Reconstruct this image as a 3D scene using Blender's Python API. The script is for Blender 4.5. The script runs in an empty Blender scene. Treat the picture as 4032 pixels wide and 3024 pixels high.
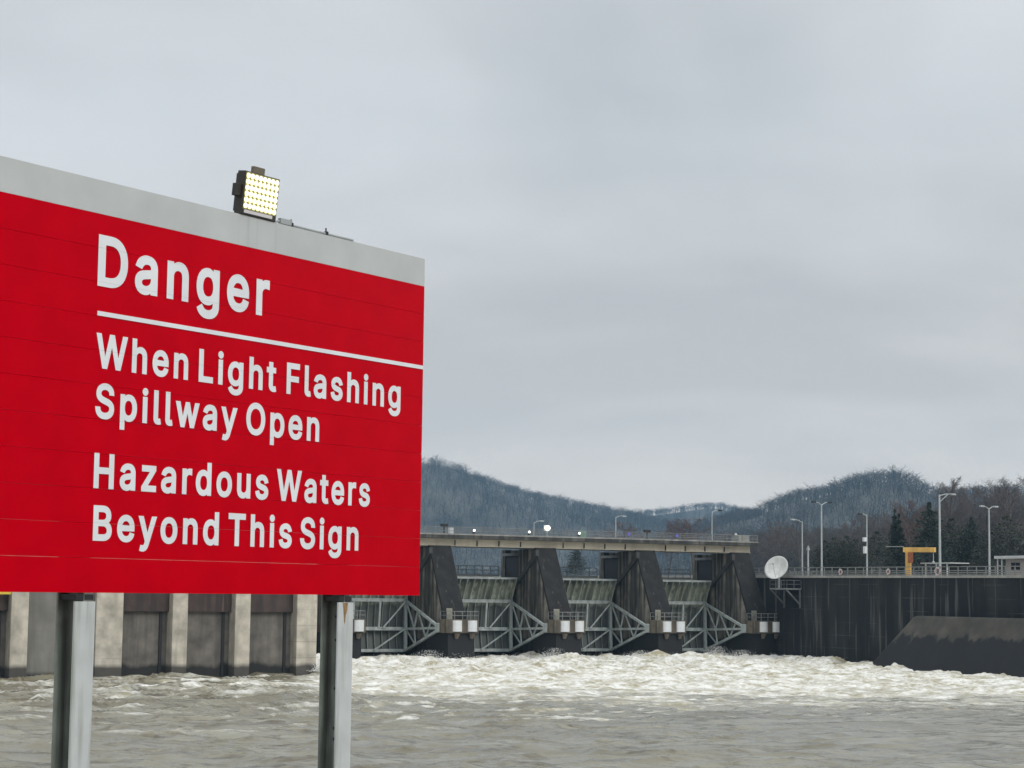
import bpy, math, random
import numpy as np
from mathutils import Vector, Matrix
from mathutils.geometry import delaunay_2d_cdt

S = bpy.context.scene
COL = S.collection
rnd = random.Random(7)

# ------------------------------------------------------------------ camera
PITCH, ROLL, EYE = 0.1013, 0.0124, 8.0
cam_d = bpy.data.cameras.new("camera")
cam_d.sensor_width, cam_d.lens = 36.0, 71.65
cam_d.clip_start, cam_d.clip_end = 0.1, 6000
cam = bpy.data.objects.new("camera", cam_d)
COL.objects.link(cam)
_f = Vector((0, math.cos(PITCH), math.sin(PITCH)))
_r = Vector((1, 0, 0))
_u = _r.cross(_f)
_c, _s = math.cos(ROLL), math.sin(ROLL)
_r, _u = _r * _c + _u * _s, _u * _c - _r * _s
_m = Matrix((_r, _u, -_f)).transposed().to_4x4()
_m.translation = Vector((0, 0, EYE))
cam.matrix_world = _m
S.camera = cam

# ------------------------------------------------------------------ render / view
S.render.engine = 'CYCLES'
S.cycles.use_denoising = True
S.cycles.max_bounces = 6
S.cycles.diffuse_bounces = 3
S.cycles.glossy_bounces = 3
S.cycles.volume_bounces = 0
S.cycles.caustics_reflective = False
S.cycles.caustics_refractive = False
S.view_settings.view_transform = 'Standard'
S.view_settings.look = 'None'
S.view_settings.exposure = 0.0
S.view_settings.gamma = 1.0

# ------------------------------------------------------------------ overcast sky
SUN_DIR = Vector((0.62, -0.62, 0.62)).normalized()
w = bpy.data.worlds.new("World")
S.world = w
w.use_nodes = True
nt = w.node_tree
nt.nodes.clear()
N, L = nt.nodes.new, nt.links.new


def wmath(op, a, b=None, clamp=False):
    n = N('ShaderNodeMath'); n.operation = op; n.use_clamp = clamp
    for i, v in enumerate((a, b)):
        if v is None: continue
        if isinstance(v, (int, float)): n.inputs[i].default_value = v
        else: L(v, n.inputs[i])
    return n.outputs[0]


tc = N('ShaderNodeTexCoord')
sep = N('ShaderNodeSeparateXYZ'); L(tc.outputs['Generated'], sep.inputs[0])
zc = wmath('MAXIMUM', sep.outputs[2], 0.0)
den = wmath('ADD', zc, 0.16)
cmb = N('ShaderNodeCombineXYZ')
L(wmath('DIVIDE', sep.outputs[0], den), cmb.inputs[0])
L(wmath('DIVIDE', sep.outputs[1], den), cmb.inputs[1])


def wnoise(scale, detail, loc, sc=(1, 1, 1), dist=0.6):
    mp = N('ShaderNodeMapping'); L(cmb.outputs[0], mp.inputs[0])
    mp.inputs['Location'].default_value = loc
    mp.inputs['Scale'].default_value = sc
    n = N('ShaderNodeTexNoise'); n.inputs['Scale'].default_value = scale
    n.inputs['Detail'].default_value = detail; n.inputs['Roughness'].default_value = 0.5
    n.inputs['Distortion'].default_value = dist
    L(mp.outputs[0], n.inputs['Vector'])
    return n.outputs['Fac']


big = wnoise(0.75, 4, (3.1, 1.7, 0), (1.0, 0.8, 1))
fine = wnoise(2.6, 5, (0.3, 6.2, 0), (0.8, 1.0, 1), 0.3)
cl = wmath('ADD', wmath('MULTIPLY', big, 0.78), wmath('MULTIPLY', fine, 0.22))
ramp = N('ShaderNodeValToRGB')
L(cl, ramp.inputs[0])
e = ramp.color_ramp.elements
e[0].position, e[0].color = 0.36, (0.578, 0.604, 0.628, 1)
e[1].position, e[1].color = 0.62, (0.775, 0.797, 0.820, 1)
em = ramp.color_ramp.elements.new(0.49); em.color = (0.675, 0.700, 0.716, 1)
sky = N('ShaderNodeTexSky'); sky.sky_type = 'NISHITA'; sky.sun_disc = False
sky.sun_elevation = math.asin(SUN_DIR.z)
sky.sun_rotation = math.atan2(SUN_DIR.x, SUN_DIR.y)
skm = N('ShaderNodeVectorMath'); skm.operation = 'SCALE'; L(sky.outputs[0], skm.inputs[0]); skm.inputs['Scale'].default_value = 0.06
mx = N('ShaderNodeMix'); mx.data_type = 'RGBA'; mx.inputs['Factor'].default_value = 0.94
L(skm.outputs[0], mx.inputs['A']); L(ramp.outputs[0], mx.inputs['B'])
# overcast sky: brighter overhead than round the horizon
mr = N('ShaderNodeMapRange'); mr.interpolation_type = 'SMOOTHSTEP'
L(sep.outputs[2], mr.inputs['Value'])
mr.inputs['From Min'].default_value = 0.28; mr.inputs['From Max'].default_value = 0.95
mr.inputs['To Min'].default_value = 1.0; mr.inputs['To Max'].default_value = 2.0
bg = N('ShaderNodeBackground'); 
wl = N('ShaderNodeMapRange'); wl.interpolation_type = 'SMOOTHSTEP'; L(sep.outputs[2], wl.inputs['Value'])
for k_, v_ in (('From Min', 0.03), ('From Max', 0.24), ('To Min', 1.0), ('To Max', 0.0)): wl.inputs[k_].default_value = v_
warm = N('ShaderNodeMix'); warm.data_type = 'RGBA'; warm.blend_type = 'MULTIPLY'
L(wl.outputs[0], warm.inputs['Factor']); L(mx.outputs['Result'], warm.inputs['A']); warm.inputs['B'].default_value = (1.12, 1.0, 0.90, 1)
L(warm.outputs['Result'], bg.inputs['Color']); 
mh = N('ShaderNodeMapRange'); mh.interpolation_type = 'SMOOTHSTEP'; L(sep.outputs[2], mh.inputs['Value'])
for k_, v_ in (('From Min', 0.0), ('From Max', 0.16), ('To Min', 1.28), ('To Max', 1.0)): mh.inputs[k_].default_value = v_
L(wmath('MULTIPLY', mr.outputs[0], mh.outputs[0]), bg.inputs['Strength'])
wo = N('ShaderNodeOutputWorld'); L(bg.outputs[0], wo.inputs['Surface'])

sun_d = bpy.data.lights.new("sun", 'SUN')
sun_d.energy, sun_d.angle, sun_d.color = 1.1, math.radians(25), (1.0, 0.97, 0.93)
sun = bpy.data.objects.new("sun", sun_d); COL.objects.link(sun)
sun.rotation_euler = SUN_DIR.to_track_quat('Z', 'Y').to_euler()

# ------------------------------------------------------------------ frames
ANG = 0.4939                      # the dam line runs right and away from the camera
DO = Vector((-8.2322, 242.3407, 0.0))
EX = Vector((math.cos(ANG), math.sin(ANG), 0)); EY = Vector((-math.sin(ANG), math.cos(ANG), 0))


def dam(x, y, z=0.0):             # x along the dam, y upstream
    return DO + EX * x + EY * y + Vector((0, 0, z))


# ------------------------------------------------------------------ materials
def mat(name, col, rough=0.8, var=0.2, scale=1.5, detail=5, streak=None, streak_amt=0.6, streak_scale=1.3,
        streak_thr=0.5, joint=0, joint_col=None, low=None, spec=0.5, metal=0.0, bump=0.0, speck=None, light_streak=None):
    m = bpy.data.materials.new(name); m.use_nodes = True
    t = m.node_tree; n = t.nodes; l = t.links
    b = n['Principled BSDF']
    b.inputs['Roughness'].default_value = rough
    b.inputs['Metallic'].default_value = metal
    b.inputs['Specular IOR Level'].default_value = spec
    co = n.new('ShaderNodeTexCoord'); src = co.outputs['Object']

    def noise(sc, det, mp=None, dist=0.0):
        q = n.new('ShaderNodeTexNoise'); q.inputs['Scale'].default_value = sc
        q.inputs['Detail'].default_value = det; q.inputs['Distortion'].default_value = dist
        if mp:
            k = n.new('ShaderNodeMapping'); k.inputs['Scale'].default_value = mp; l.new(src, k.inputs[0]); l.new(k.outputs[0], q.inputs['Vector'])
        else: l.new(src, q.inputs['Vector'])
        return q.outputs['Fac']

    def rng(v, a, bb, c, d):
        q = n.new('ShaderNodeMapRange'); l.new(v, q.inputs['Value'])
        for k, x in zip(('From Min', 'From Max', 'To Min', 'To Max'), (a, bb, c, d)): q.inputs[k].default_value = x
        return q.outputs[0]

    def mix(f, a, c, mode='MIX'):
        q = n.new('ShaderNodeMix'); q.data_type = 'RGBA'; q.blend_type = mode
        for k, v in (('Factor', f), ('A', a), ('B', c)):
            if isinstance(v, (tuple, list)): q.inputs[k].default_value = (*v[:3], 1)
            elif isinstance(v, (int, float)): q.inputs[k].default_value = v
            else: l.new(v, q.inputs[k])
        return q.outputs['Result']

    lo = tuple(c * (1 - var) for c in col); hi = tuple(min(1, c * (1 + var)) for c in col)
    out = mix(rng(noise(scale, detail), 0.3, 0.7, 0, 1), lo, hi)
    if streak:
        f = rng(noise(streak_scale, 4, (1, 1, 0.07), 0.2), streak_thr - 0.08, streak_thr + 0.1, 0, streak_amt)
        out = mix(f, out, streak)
    if light_streak:
        c2, thr = light_streak
        f = rng(noise(1.9, 3, (1, 1, 0.05)), thr, thr + 0.08, 0, 0.8)
        out = mix(f, out, c2)
    if speck:
        c2, thr = speck
        out = mix(rng(noise(0.9, 6, (1, 1, 1.6)), thr, thr + 0.05, 0, 0.8), out, c2)
    sp = n.new('ShaderNodeSeparateXYZ'); l.new(src, sp.inputs[0])
    if joint:
        a = n.new('ShaderNodeMath'); a.operation = 'MODULO'; l.new(sp.outputs[2], a.inputs[0]); a.inputs[1].default_value = joint
        c = n.new('ShaderNodeMath'); c.operation = 'ABSOLUTE'; l.new(a.outputs[0], c.inputs[0])
        k = n.new('ShaderNodeMath'); k.operation = 'LESS_THAN'; l.new(c.outputs[0], k.inputs[0]); k.inputs[1].default_value = 0.07
        jf = n.new('ShaderNodeMath'); jf.operation = 'MULTIPLY'; l.new(rng(k.outputs[0], 0, 1, 0, 0.6 if joint_col else 0.4), jf.inputs[0])
        l.new(rng(noise(0.22, 5), 0.5, 0.66, 0, 1), jf.inputs[1])
        out = mix(jf.outputs[0], out, joint_col or tuple(x * 0.35 for x in col))
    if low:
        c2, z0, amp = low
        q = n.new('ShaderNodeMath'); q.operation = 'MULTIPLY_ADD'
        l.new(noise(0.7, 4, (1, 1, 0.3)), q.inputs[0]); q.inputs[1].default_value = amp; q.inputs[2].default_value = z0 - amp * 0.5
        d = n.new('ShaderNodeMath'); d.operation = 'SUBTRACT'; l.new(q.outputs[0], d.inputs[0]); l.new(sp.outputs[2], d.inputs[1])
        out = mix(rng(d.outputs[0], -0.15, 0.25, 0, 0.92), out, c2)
    l.new(out, b.inputs['Base Color'])
    if bump:
        q = n.new('ShaderNodeBump'); q.inputs['Strength'].default_value = bump; q.inputs['Distance'].default_value = 0.05
        l.new(noise(scale * 4, 4), q.inputs['Height']); l.new(q.outputs[0], b.inputs['Normal'])
    return m


def emit(name, col, strength):
    m = bpy.data.materials.new(name); m.use_nodes = True
    b = m.node_tree.nodes['Principled BSDF']
    b.inputs['Base Color'].default_value = (0.8, 0.8, 0.75, 1)
    b.inputs['Emission Color'].default_value = (*col, 1); b.inputs['Emission Strength'].default_value = strength
    return m


M = {}
M['pier'] = mat('pier_concrete', (0.25, 0.228, 0.19), 0.9, 0.4, 0.9, streak=(0.03, 0.028, 0.025), streak_amt=0.94, streak_thr=0.495, joint=2.4, low=((0.010, 0.011, 0.012), 2.4, 1.6), bump=0.3)
M['nose'] = mat('stained_nose_concrete', (0.023, 0.021, 0.019), 0.92, 0.5, 0.7, streak=(0.011, 0.011, 0.012), streak_amt=0.7, joint=2.4, light_streak=((0.085, 0.08, 0.072), 0.64), bump=0.3)
M['nose_low'] = mat('wet_black_concrete', (0.009, 0.009, 0.009), 0.7, 0.4, 0.8, streak=(0.008, 0.008, 0.009), streak_amt=0.7, light_streak=((0.12, 0.11, 0.095), 0.70), bump=0.2)
M['block'] = mat('block_concrete', (0.17, 0.145, 0.105), 0.9, 0.3, 1.2, streak=(0.05, 0.042, 0.034), streak_amt=0.7, streak_thr=0.5)
M['stain'] = mat('rusty_drip_stain', (0.30, 0.20, 0.13), 0.9, 0.3, 2)
M['white_panel'] = mat('white_board', (0.70, 0.72, 0.735), 0.5, 0.06, 3, streak=(0.5, 0.5, 0.49), streak_amt=0.5, streak_thr=0.55, streak_scale=3)
M['corbel'] = mat('corbel_concrete', (0.17, 0.135, 0.10), 0.9, 0.3, 1.5, streak=(0.10, 0.08, 0.06), streak_amt=0.6)
M['galv'] = mat('galvanised_steel', (0.42, 0.45, 0.45), 0.55, 0.12, 3, metal=0.2)
M['rail'] = mat('railing_steel', (0.21, 0.215, 0.205), 0.6, 0.2, 2)
M['gate'] = mat('gate_paint', (0.70, 0.75, 0.64), 0.6, 0.2, 1.2, streak=(0.30, 0.33, 0.28), streak_amt=0.5, streak_thr=0.52, streak_scale=1.8, low=((0.20, 0.22, 0.205), 2.7, 1.2))
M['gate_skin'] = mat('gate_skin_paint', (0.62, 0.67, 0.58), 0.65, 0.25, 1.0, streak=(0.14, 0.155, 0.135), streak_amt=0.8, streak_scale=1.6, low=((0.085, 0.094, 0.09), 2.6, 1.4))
M['truss'] = mat('truss_paint', (0.54, 0.60, 0.585), 0.55, 0.15, 2, streak=(0.2, 0.21, 0.2), streak_amt=0.4)
M['girder'] = mat('bridge_girder_paint', (0.56, 0.51, 0.41), 0.75, 0.1, 0.6, streak=(0.36, 0.32, 0.25), streak_amt=0.5, streak_thr=0.56, streak_scale=0.8)
M['deck'] = mat('bridge_deck_concrete', (0.10, 0.098, 0.088), 0.9, 0.4, 0.7, streak=(0.03, 0.03, 0.028), streak_amt=0.85, streak_thr=0.48)
M['kerb'] = mat('kerb_concrete', (0.32, 0.315, 0.295), 0.9, 0.25, 0.8, streak=(0.14, 0.14, 0.13), streak_amt=0.5)
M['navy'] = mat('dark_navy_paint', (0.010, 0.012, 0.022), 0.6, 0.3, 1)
M['dark'] = mat('dark_metal', (0.02, 0.02, 0.022), 0.6, 0.3, 2)
M['chain'] = mat('greased_chain', (0.05, 0.05, 0.048), 0.6, 0.3, 3)
M['lock'] = mat('stained_lock_wall', (0.015, 0.015, 0.0145), 0.9, 0.75, 0.22, streak=(0.003, 0.0035, 0.006), streak_amt=0.95, streak_thr=0.48, streak_scale=0.55, joint=1.55, joint_col=(0.10, 0.098, 0.09),
                light_streak=((0.085, 0.083, 0.076), 0.585), speck=((0.16, 0.16, 0.15), 0.75), bump=0.2)
M['coping'] = mat('lock_coping_concrete', (0.30, 0.29, 0.265), 0.9, 0.2, 1)
M['guide'] = mat('guide_block_concrete', (0.062, 0.056, 0.045), 0.92, 0.5, 0.35, streak=(0.045, 0.042, 0.036), streak_amt=0.7, streak_scale=0.8,
                 low=((0.0075, 0.008, 0.010), 3.3, 3.6), speck=((0.3, 0.3, 0.28), 0.76), bump=0.2)
M['dish'] = mat('dish_white', (0.66, 0.67, 0.65), 0.6, 0.12, 1.5, streak=(0.48, 0.48, 0.46), streak_amt=0.5, streak_scale=2)
M['yellow'] = mat('crane_yellow', (0.80, 0.50, 0.13), 0.6, 0.15, 1, streak=(0.35, 0.16, 0.04), streak_amt=0.4)
M['yellow2'] = mat('safety_yellow', (0.75, 0.55, 0.06), 0.6, 0.1, 1)
M['rust'] = mat('rusty_hoist', (0.30, 0.10, 0.04), 0.8, 0.3, 3)
M['wallb'] = mat('building_block_wall', (0.36, 0.33, 0.31), 0.9, 0.1, 1)
M['roof'] = mat('building_roof_edge', (0.55, 0.56, 0.55), 0.7, 0.1, 1)
M['glass'] = mat('dark_glass', (0.012, 0.014, 0.016), 0.15, 0.1, 1)
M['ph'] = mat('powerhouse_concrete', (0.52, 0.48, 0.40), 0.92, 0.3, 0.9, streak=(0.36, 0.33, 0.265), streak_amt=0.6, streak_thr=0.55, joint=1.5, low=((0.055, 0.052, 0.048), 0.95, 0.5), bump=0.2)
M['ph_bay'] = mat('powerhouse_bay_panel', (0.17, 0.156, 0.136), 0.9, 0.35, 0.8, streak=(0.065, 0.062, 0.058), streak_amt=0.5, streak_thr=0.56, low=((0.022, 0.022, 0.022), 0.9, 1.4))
M['ph_lintel'] = mat('brown_lintel', (0.085, 0.06, 0.052), 0.85, 0.2, 1, streak=(0.04, 0.03, 0.03), streak_amt=0.7, streak_thr=0.5, light_streak=((0.2, 0.14, 0.11), 0.68))
M['ring'] = mat('life_ring_pink', (0.52, 0.42, 0.40), 0.6, 0.1, 3)
M['green'] = mat('green_cabinet', (0.20, 0.36, 0.27), 0.6, 0.1, 2)
M['blue'] = mat('violet_sign', (0.16, 0.14, 0.62), 0.5, 0.05, 2)
M['cab'] = mat('cabin_grey', (0.34, 0.34, 0.31), 0.8, 0.15, 1)
M['bark'] = mat('winter_bark', (0.11, 0.097, 0.09), 0.95, 0.3, 0.2)
M['twig'] = mat('winter_twigs', (0.165, 0.143, 0.135), 0.95, 0.3, 0.15)
M['twig_red'] = mat('reddish_twigs', (0.16, 0.10, 0.085), 0.95, 0.3, 0.15)
M['needle'] = mat('conifer_needles', (0.036, 0.050, 0.034), 0.9, 0.45, 0.5)
M['cedar'] = mat('cedar_foliage', (0.056, 0.060, 0.040), 0.9, 0.45, 0.5)
M['forest'] = mat('hillside_forest', (0.072, 0.069, 0.067), 0.95, 0.6, 0.012)
M['leaf_litter'] = mat('hill_leaf_litter', (0.075, 0.070, 0.060), 0.95, 0.5, 0.012)
M['ground'] = mat('gravel_bank', (0.16, 0.145, 0.12), 0.95, 0.3, 0.6)

# ------------------------------------------------------------------ builders


class MB:
    def __init__(s): s.v, s.f = [], []

    def add(s, vs, fs):
        o = len(s.v); s.v += [tuple(p) for p in vs]; s.f += [tuple(i + o for i in f) for f in fs]; return s

    def box(s, a, b):
        x0, x1 = sorted((a[0], b[0])); y0, y1 = sorted((a[1], b[1])); z0, z1 = sorted((a[2], b[2]))
        return s.add([(x0, y0, z0), (x1, y0, z0), (x1, y1, z0), (x0, y1, z0), (x0, y0, z1), (x1, y0, z1), (x1, y1, z1), (x0, y1, z1)],
                     [(0, 3, 2, 1), (4, 5, 6, 7), (0, 1, 5, 4), (1, 2, 6, 5), (2, 3, 7, 6), (3, 0, 4, 7)])

    def prism_x(s, poly, x0, x1):      # poly: (y, z) points
        n = len(poly)
        vs = [(x0, y, z) for y, z in poly] + [(x1, y, z) for y, z in poly]
        fs = [tuple(range(n - 1, -1, -1)), tuple(range(n, 2 * n))] + [(i, (i + 1) % n, n + (i + 1) % n, n + i) for i in range(n)]
        return s.add(vs, fs)

    def bar(s, p, q, wd, ht=None):     # rectangular member between two points
        ht = ht or wd
        p, q = Vector(p), Vector(q); d = (q - p).normalized()
        up = Vector((0, 0, 1)) if abs(d.z) < 0.95 else Vector((0, 1, 0))
        a = d.cross(up).normalized(); b = a.cross(d)
        vs = []
        for c in (p, q):
            for i, j in ((-1, -1), (1, -1), (1, 1), (-1, 1)): vs.append(c + a * i * wd / 2 + b * j * ht / 2)
        return s.add(vs, [(0, 3, 2, 1), (4, 5, 6, 7), (0, 1, 5, 4), (1, 2, 6, 5), (2, 3, 7, 6), (3, 0, 4, 7)])

    def tube(s, pts, r, n=8, r2=None):
        pts = [Vector(p) for p in pts]; vs, fs = [], []
        for i, p in enumerate(pts):
            d = (pts[min(i + 1, len(pts) - 1)] - pts[max(i - 1, 0)]).normalized()
            up = Vector((0, 0, 1)) if abs(d.z) < 0.9 else Vector((0, 1, 0))
            a = d.cross(up).normalized(); b = a.cross(d)
            rr = r if r2 is None else r + (r2 - r) * i / (len(pts) - 1)
            for k in range(n):
                t = 2 * math.pi * k / n; vs.append(p + (a * math.cos(t) + b * math.sin(t)) * rr)
        for i in range(len(pts) - 1):
            for k in range(n):
                k2 = (k + 1) % n; fs.append((i * n + k, i * n + k2, (i + 1) * n + k2, (i + 1) * n + k))
        fs.append(tuple(range(n - 1, -1, -1))); fs.append(tuple((len(pts) - 1) * n + k for k in range(n)))
        return s.add(vs, fs)

    def ball(s, c, r, n=10, m=6, sx=1, sy=1, sz=1):
        vs, fs = [], []
        for i in range(m + 1):
            a = math.pi * i / m
            for k in range(n):
                t = 2 * math.pi * k / n
                vs.append((c[0] + sx * r * math.sin(a) * math.cos(t), c[1] + sy * r * math.sin(a) * math.sin(t), c[2] + sz * r * math.cos(a)))
        for i in range(m):
            for k in range(n): fs.append((i * n + k, (i + 1) * n + k, (i + 1) * n + (k + 1) % n, i * n + (k + 1) % n))
        return s.add(vs, fs)

    def build(s, name, m, parent=None, bevel=0.0, smooth=False):
        me = bpy.data.meshes.new(name); me.from_pydata(s.v, [], s.f); me.validate(); me.update()
        return link(name, me, m, parent, bevel, smooth)


def link(name, me, m, parent=None, bevel=0.0, smooth=False):
    me.materials.append(m)
    if smooth: me.polygons.foreach_set('use_smooth', [True] * len(me.polygons))
    o = bpy.data.objects.new(name, me); COL.objects.link(o)
    if parent: o.parent = parent
    if bevel:
        b = o.modifiers.new('bevel', 'BEVEL'); b.width = bevel; b.segments = 2; b.limit_method = 'ANGLE'
    return o


def np_mesh(name, V, F, k):            # V (n,3), F (m,k)
    me = bpy.data.meshes.new(name)
    me.vertices.add(len(V)); me.vertices.foreach_set('co', np.ascontiguousarray(V, np.float32).ravel())
    me.loops.add(F.size); me.loops.foreach_set('vertex_index', np.ascontiguousarray(F, np.int32).ravel())
    me.polygons.add(len(F)); me.polygons.foreach_set('loop_start', np.arange(0, F.size, k, dtype=np.int32))
    me.update(calc_edges=True); me.validate()
    return me


def tag(o, label=None, cat=None, group=None, kind=None):
    for k, v in (('label', label), ('category', cat), ('group', group), ('kind', kind)):
        if v: o[k] = v
    return o


def thing(name, label, cat, loc=(0, 0, 0), rz=0.0, group=None):
    o = bpy.data.objects.new(name, None); COL.objects.link(o)
    o.location = loc; o.rotation_euler = (0, 0, rz); o.empty_display_size = 0.5
    return tag(o, label, cat, group)


def dup(root, loc, rz=None, label=None, scale=None):
    r = root.copy(); COL.objects.link(r); r.location = loc
    if rz is not None: r.rotation_euler = (0, 0, rz)
    if scale: r.scale = scale
    if label: r['label'] = label
    for ch in list(root.children):
        c = ch.copy(); COL.objects.link(c); c.parent = r
        for g in list(ch.children):
            d = g.copy(); COL.objects.link(d); d.parent = c
    return r


# ------------------------------------------------------------------ noise (numpy)
def pnoise(x, y, seed=0):
    rs = np.random.RandomState(seed); perm = rs.permutation(256); perm = np.concatenate([perm, perm])
    ga = rs.rand(256) * 2 * np.pi; gx, gy = np.cos(ga), np.sin(ga)
    xi, yi = np.floor(x).astype(int), np.floor(y).astype(int)
    xf, yf = x - xi, y - yi; xi &= 255; yi &= 255
    u, v = xf ** 3 * (xf * (xf * 6 - 15) + 10), yf ** 3 * (yf * (yf * 6 - 15) + 10)

    def g(ix, iy, dx, dy):
        h = perm[perm[ix & 255] + (iy & 255)]; return gx[h] * dx + gy[h] * dy
    a = g(xi, yi, xf, yf); b = g(xi + 1, yi, xf - 1, yf); c = g(xi, yi + 1, xf, yf - 1); d = g(xi + 1, yi + 1, xf - 1, yf - 1)
    return 1.5 * ((a + (b - a) * u) + ((c + (d - c) * u) - (a + (b - a) * u)) * v)


def sstep(a, b, x):
    t = np.clip((x - a) / (b - a), 0, 1); return t * t * (3 - 2 * t)


# ================================================================== SETTING
# ---- river: one sheet, rough and foaming below the spillway
def build_river():
    rows = np.concatenate([np.linspace(4, 58, 40), np.arange(60, 128, 0.2), np.arange(128, 268, 0.24), np.linspace(270, 420, 12)])
    cols = np.concatenate([np.linspace(-3.2, -0.38, 40)[:-1], np.linspace(-0.38, 0.38, 760), np.linspace(0.38, 3.2, 40)[1:]])
    A, Y = np.meshgrid(cols, rows)
    X = A * np.maximum(Y, 40)
    s = (X - DO.x) * EX.x + (Y - DO.y) * EX.y
    t = -((X - DO.x) * EY.x + (Y - DO.y) * EY.y)
    fine = (np.abs(A) < 0.40) & (Y > 59) & (Y < 269)
    edge = 66 + 0.5 * (s + 40) + 12 * pnoise(s / 14, t / 14, 3)
    T = 1 - sstep(0.55 * edge, 1.38 * edge, t)
    left = -33 - np.maximum(t - 38, 0) * 0.42
    T = T * sstep(left - 3, left + 5, s)
    T = np.where(t < -6, 0, T)
    # flow-stretched coordinates
    a, b = s, t
    calm = (0.17 * pnoise(a / 6.5, b / 4.2, 11) + 0.085 * (0.55 - 1.6 * np.abs(pnoise(a / 3.2, b / 2.0, 12))) + 0.022 * pnoise(a / 1.1, b / 0.8, 13)
            + 0.008 * pnoise(a / 0.5, b / 0.4, 14))
    ridge = 1 - np.abs(pnoise(a / 7.5, b / 4.5, 15)) * 2
    calm = calm + 0.20 * np.clip(ridge, 0, 1) ** 4 * (0.5 + 0.8 * sstep(110, 60, t))
    wx, wy = a + 1.5 * pnoise(a / 4, b / 4, 31), b + 1.5 * pnoise(a / 4, b / 4, 32)
    bil = 0.75 * np.abs(pnoise(wx / 8, wy / 6, 21)) + 0.55 * np.abs(pnoise(wx / 3.4, wy / 2.8, 22)) + 0.30 * np.abs(pnoise(wx / 1.5, wy / 1.3, 23)) + 0.14 * np.abs(pnoise(a / 0.7, b / 0.6, 24))
    big = pnoise(a / 13, b / 9, 25)
    near = 1 - sstep(14, 40, t)
    turb = T * ((0.5 + 0.5 * near) * (1.2 * bil + 0.50 * np.clip(big, -0.5, 1)) - 0.42)
    # spouts thrown up where the current meets the guide block and the powerhouse corner
    for sx, tx, hh, rr in ((41.6, 24.0, 0.55, 1.5), (40.6, 34.0, 0.55, 1.3), (40.4, 50, 0.4, 1.5), (40.9, 29, 0.45, 1.3), (40.2, 42, 0.4, 1.4), (10.0, 12, 0.55, 3.2), (27.5, 11.0, 0.45, 2.2), (-31.2, 38.5, 0.9, 1.8), (-7, 12, 0.35, 2.8)):
        turb += hh * np.exp(-((s - sx) ** 2 + (t - tx) ** 2) / rr ** 2) * (0.6 + 0.8 * np.abs(pnoise(a / 0.8, b / 0.8, 41)))
    calm = calm * (1 + 0.7 * sstep(-30, -48, s))
    h = np.where(fine, calm * (1 - 0.5 * T) + turb, 0.0)
    Z = np.where(Y < 59, -0.25, h - 0.25)
    patch = pnoise(a / 16, b / 10, 51)
    fleck = pnoise(a / 1.6, b / 0.9, 81)
    cap = sstep(0.12, 0.30, calm + 0.10 * patch + 0.08 * fleck) * sstep(-0.15, 0.30, patch + 0.35 * sstep(130, 60, t) - 0.05)
    streak = sstep(0.42, 0.62, pnoise(a / 6 + 0.6 * pnoise(a / 3, b / 3, 61), b / 1.3, 62) + 0.25 * patch) * sstep(122, 56, t)
    foam = np.clip(T ** 0.62 * (0.42 + 0.85 * bil + 0.22 * big) + 0.18 * near * T + 0.30 * T ** 0.5 * (1 - T) * 4 * np.clip(pnoise(a / 9, b / 4, 71), -0.3, 1), 0, 1)
    foam = np.clip(np.maximum(foam, np.maximum(cap * (0.72 - 0.22 * sstep(-38, -50, s)) * (1 - 0.65 * sstep(100, 122, t)), streak * 0.75)), 0, 1)
    cap2 = sstep(0.20, 0.42, fleck + 0.35 * patch) * sstep(124, 84, t) * sstep(left - 14, left + 6, s)
    foam = np.where(fine, np.maximum(foam, 0.62 * cap2), 0)
    calm_zone = sstep(-26, -44, s)
    nr, nc = A.shape
    V = np.stack([X, Y, Z], -1).reshape(-1, 3)
    idx = np.arange(nr * nc).reshape(nr, nc)
    F = np.stack([idx[:-1, :-1], idx[:-1, 1:], idx[1:, 1:], idx[1:, :-1]], -1).reshape(-1, 4)
    me = np_mesh('river', V, F, 4)
    at = me.attributes.new('foam', 'FLOAT', 'POINT'); at.data.foreach_set('value', foam.ravel().astype(np.float32))
    at = me.attributes.new('churn', 'FLOAT', 'POINT'); at.data.foreach_set('value', np.clip(np.where(fine, T, 0), 0, 1).ravel().astype(np.float32))
    at = me.attributes.new('outflow_reflection', 'FLOAT', 'POINT'); at.data.foreach_set('value', calm_zone.ravel().astype(np.float32))
    m = bpy.data.materials.new('muddy_river_water'); m.use_nodes = True
    q = m.node_tree; n = q.nodes; l = q.links; bs = n['Principled BSDF']
    co = n.new('ShaderNodeTexCoord')
    fa = n.new('ShaderNodeAttribute'); fa.attribute_name = 'foam'
    ch = n.new('ShaderNodeAttribute'); ch.attribute_name = 'churn'

    def noise(sc, det, mp=(1, 1, 1), rough=0.6):
        k = n.new('ShaderNodeMapping'); k.inputs['Scale'].default_value = mp; k.inputs['Rotation'].default_value = (0, 0, -ANG)
        l.new(co.outputs['Object'], k.inputs[0])
        z = n.new('ShaderNodeTexNoise'); z.inputs['Scale'].default_value = sc; z.inputs['Detail'].default_value = det
        z.inputs['Roughness'].default_value = rough; l.new(k.outputs[0], z.inputs['Vector']); return z.outputs['Fac']

    def rng(v, a_, b_, c_, d_):
        z = n.new('ShaderNodeMapRange'); l.new(v, z.inputs['Value'])
        for k, x in zip(('From Min', 'From Max', 'To Min', 'To Max'), (a_, b_, c_, d_)): z.inputs[k].default_value = x
        return z.outputs[0]

    def mth(op, x, y):
        z = n.new('ShaderNodeMath'); z.operation = op
        for i, v in enumerate((x, y)):
            if isinstance(v, (int, float)): z.inputs[i].default_value = v
            else: l.new(v, z.inputs[i])
        return z.outputs[0]

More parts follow.
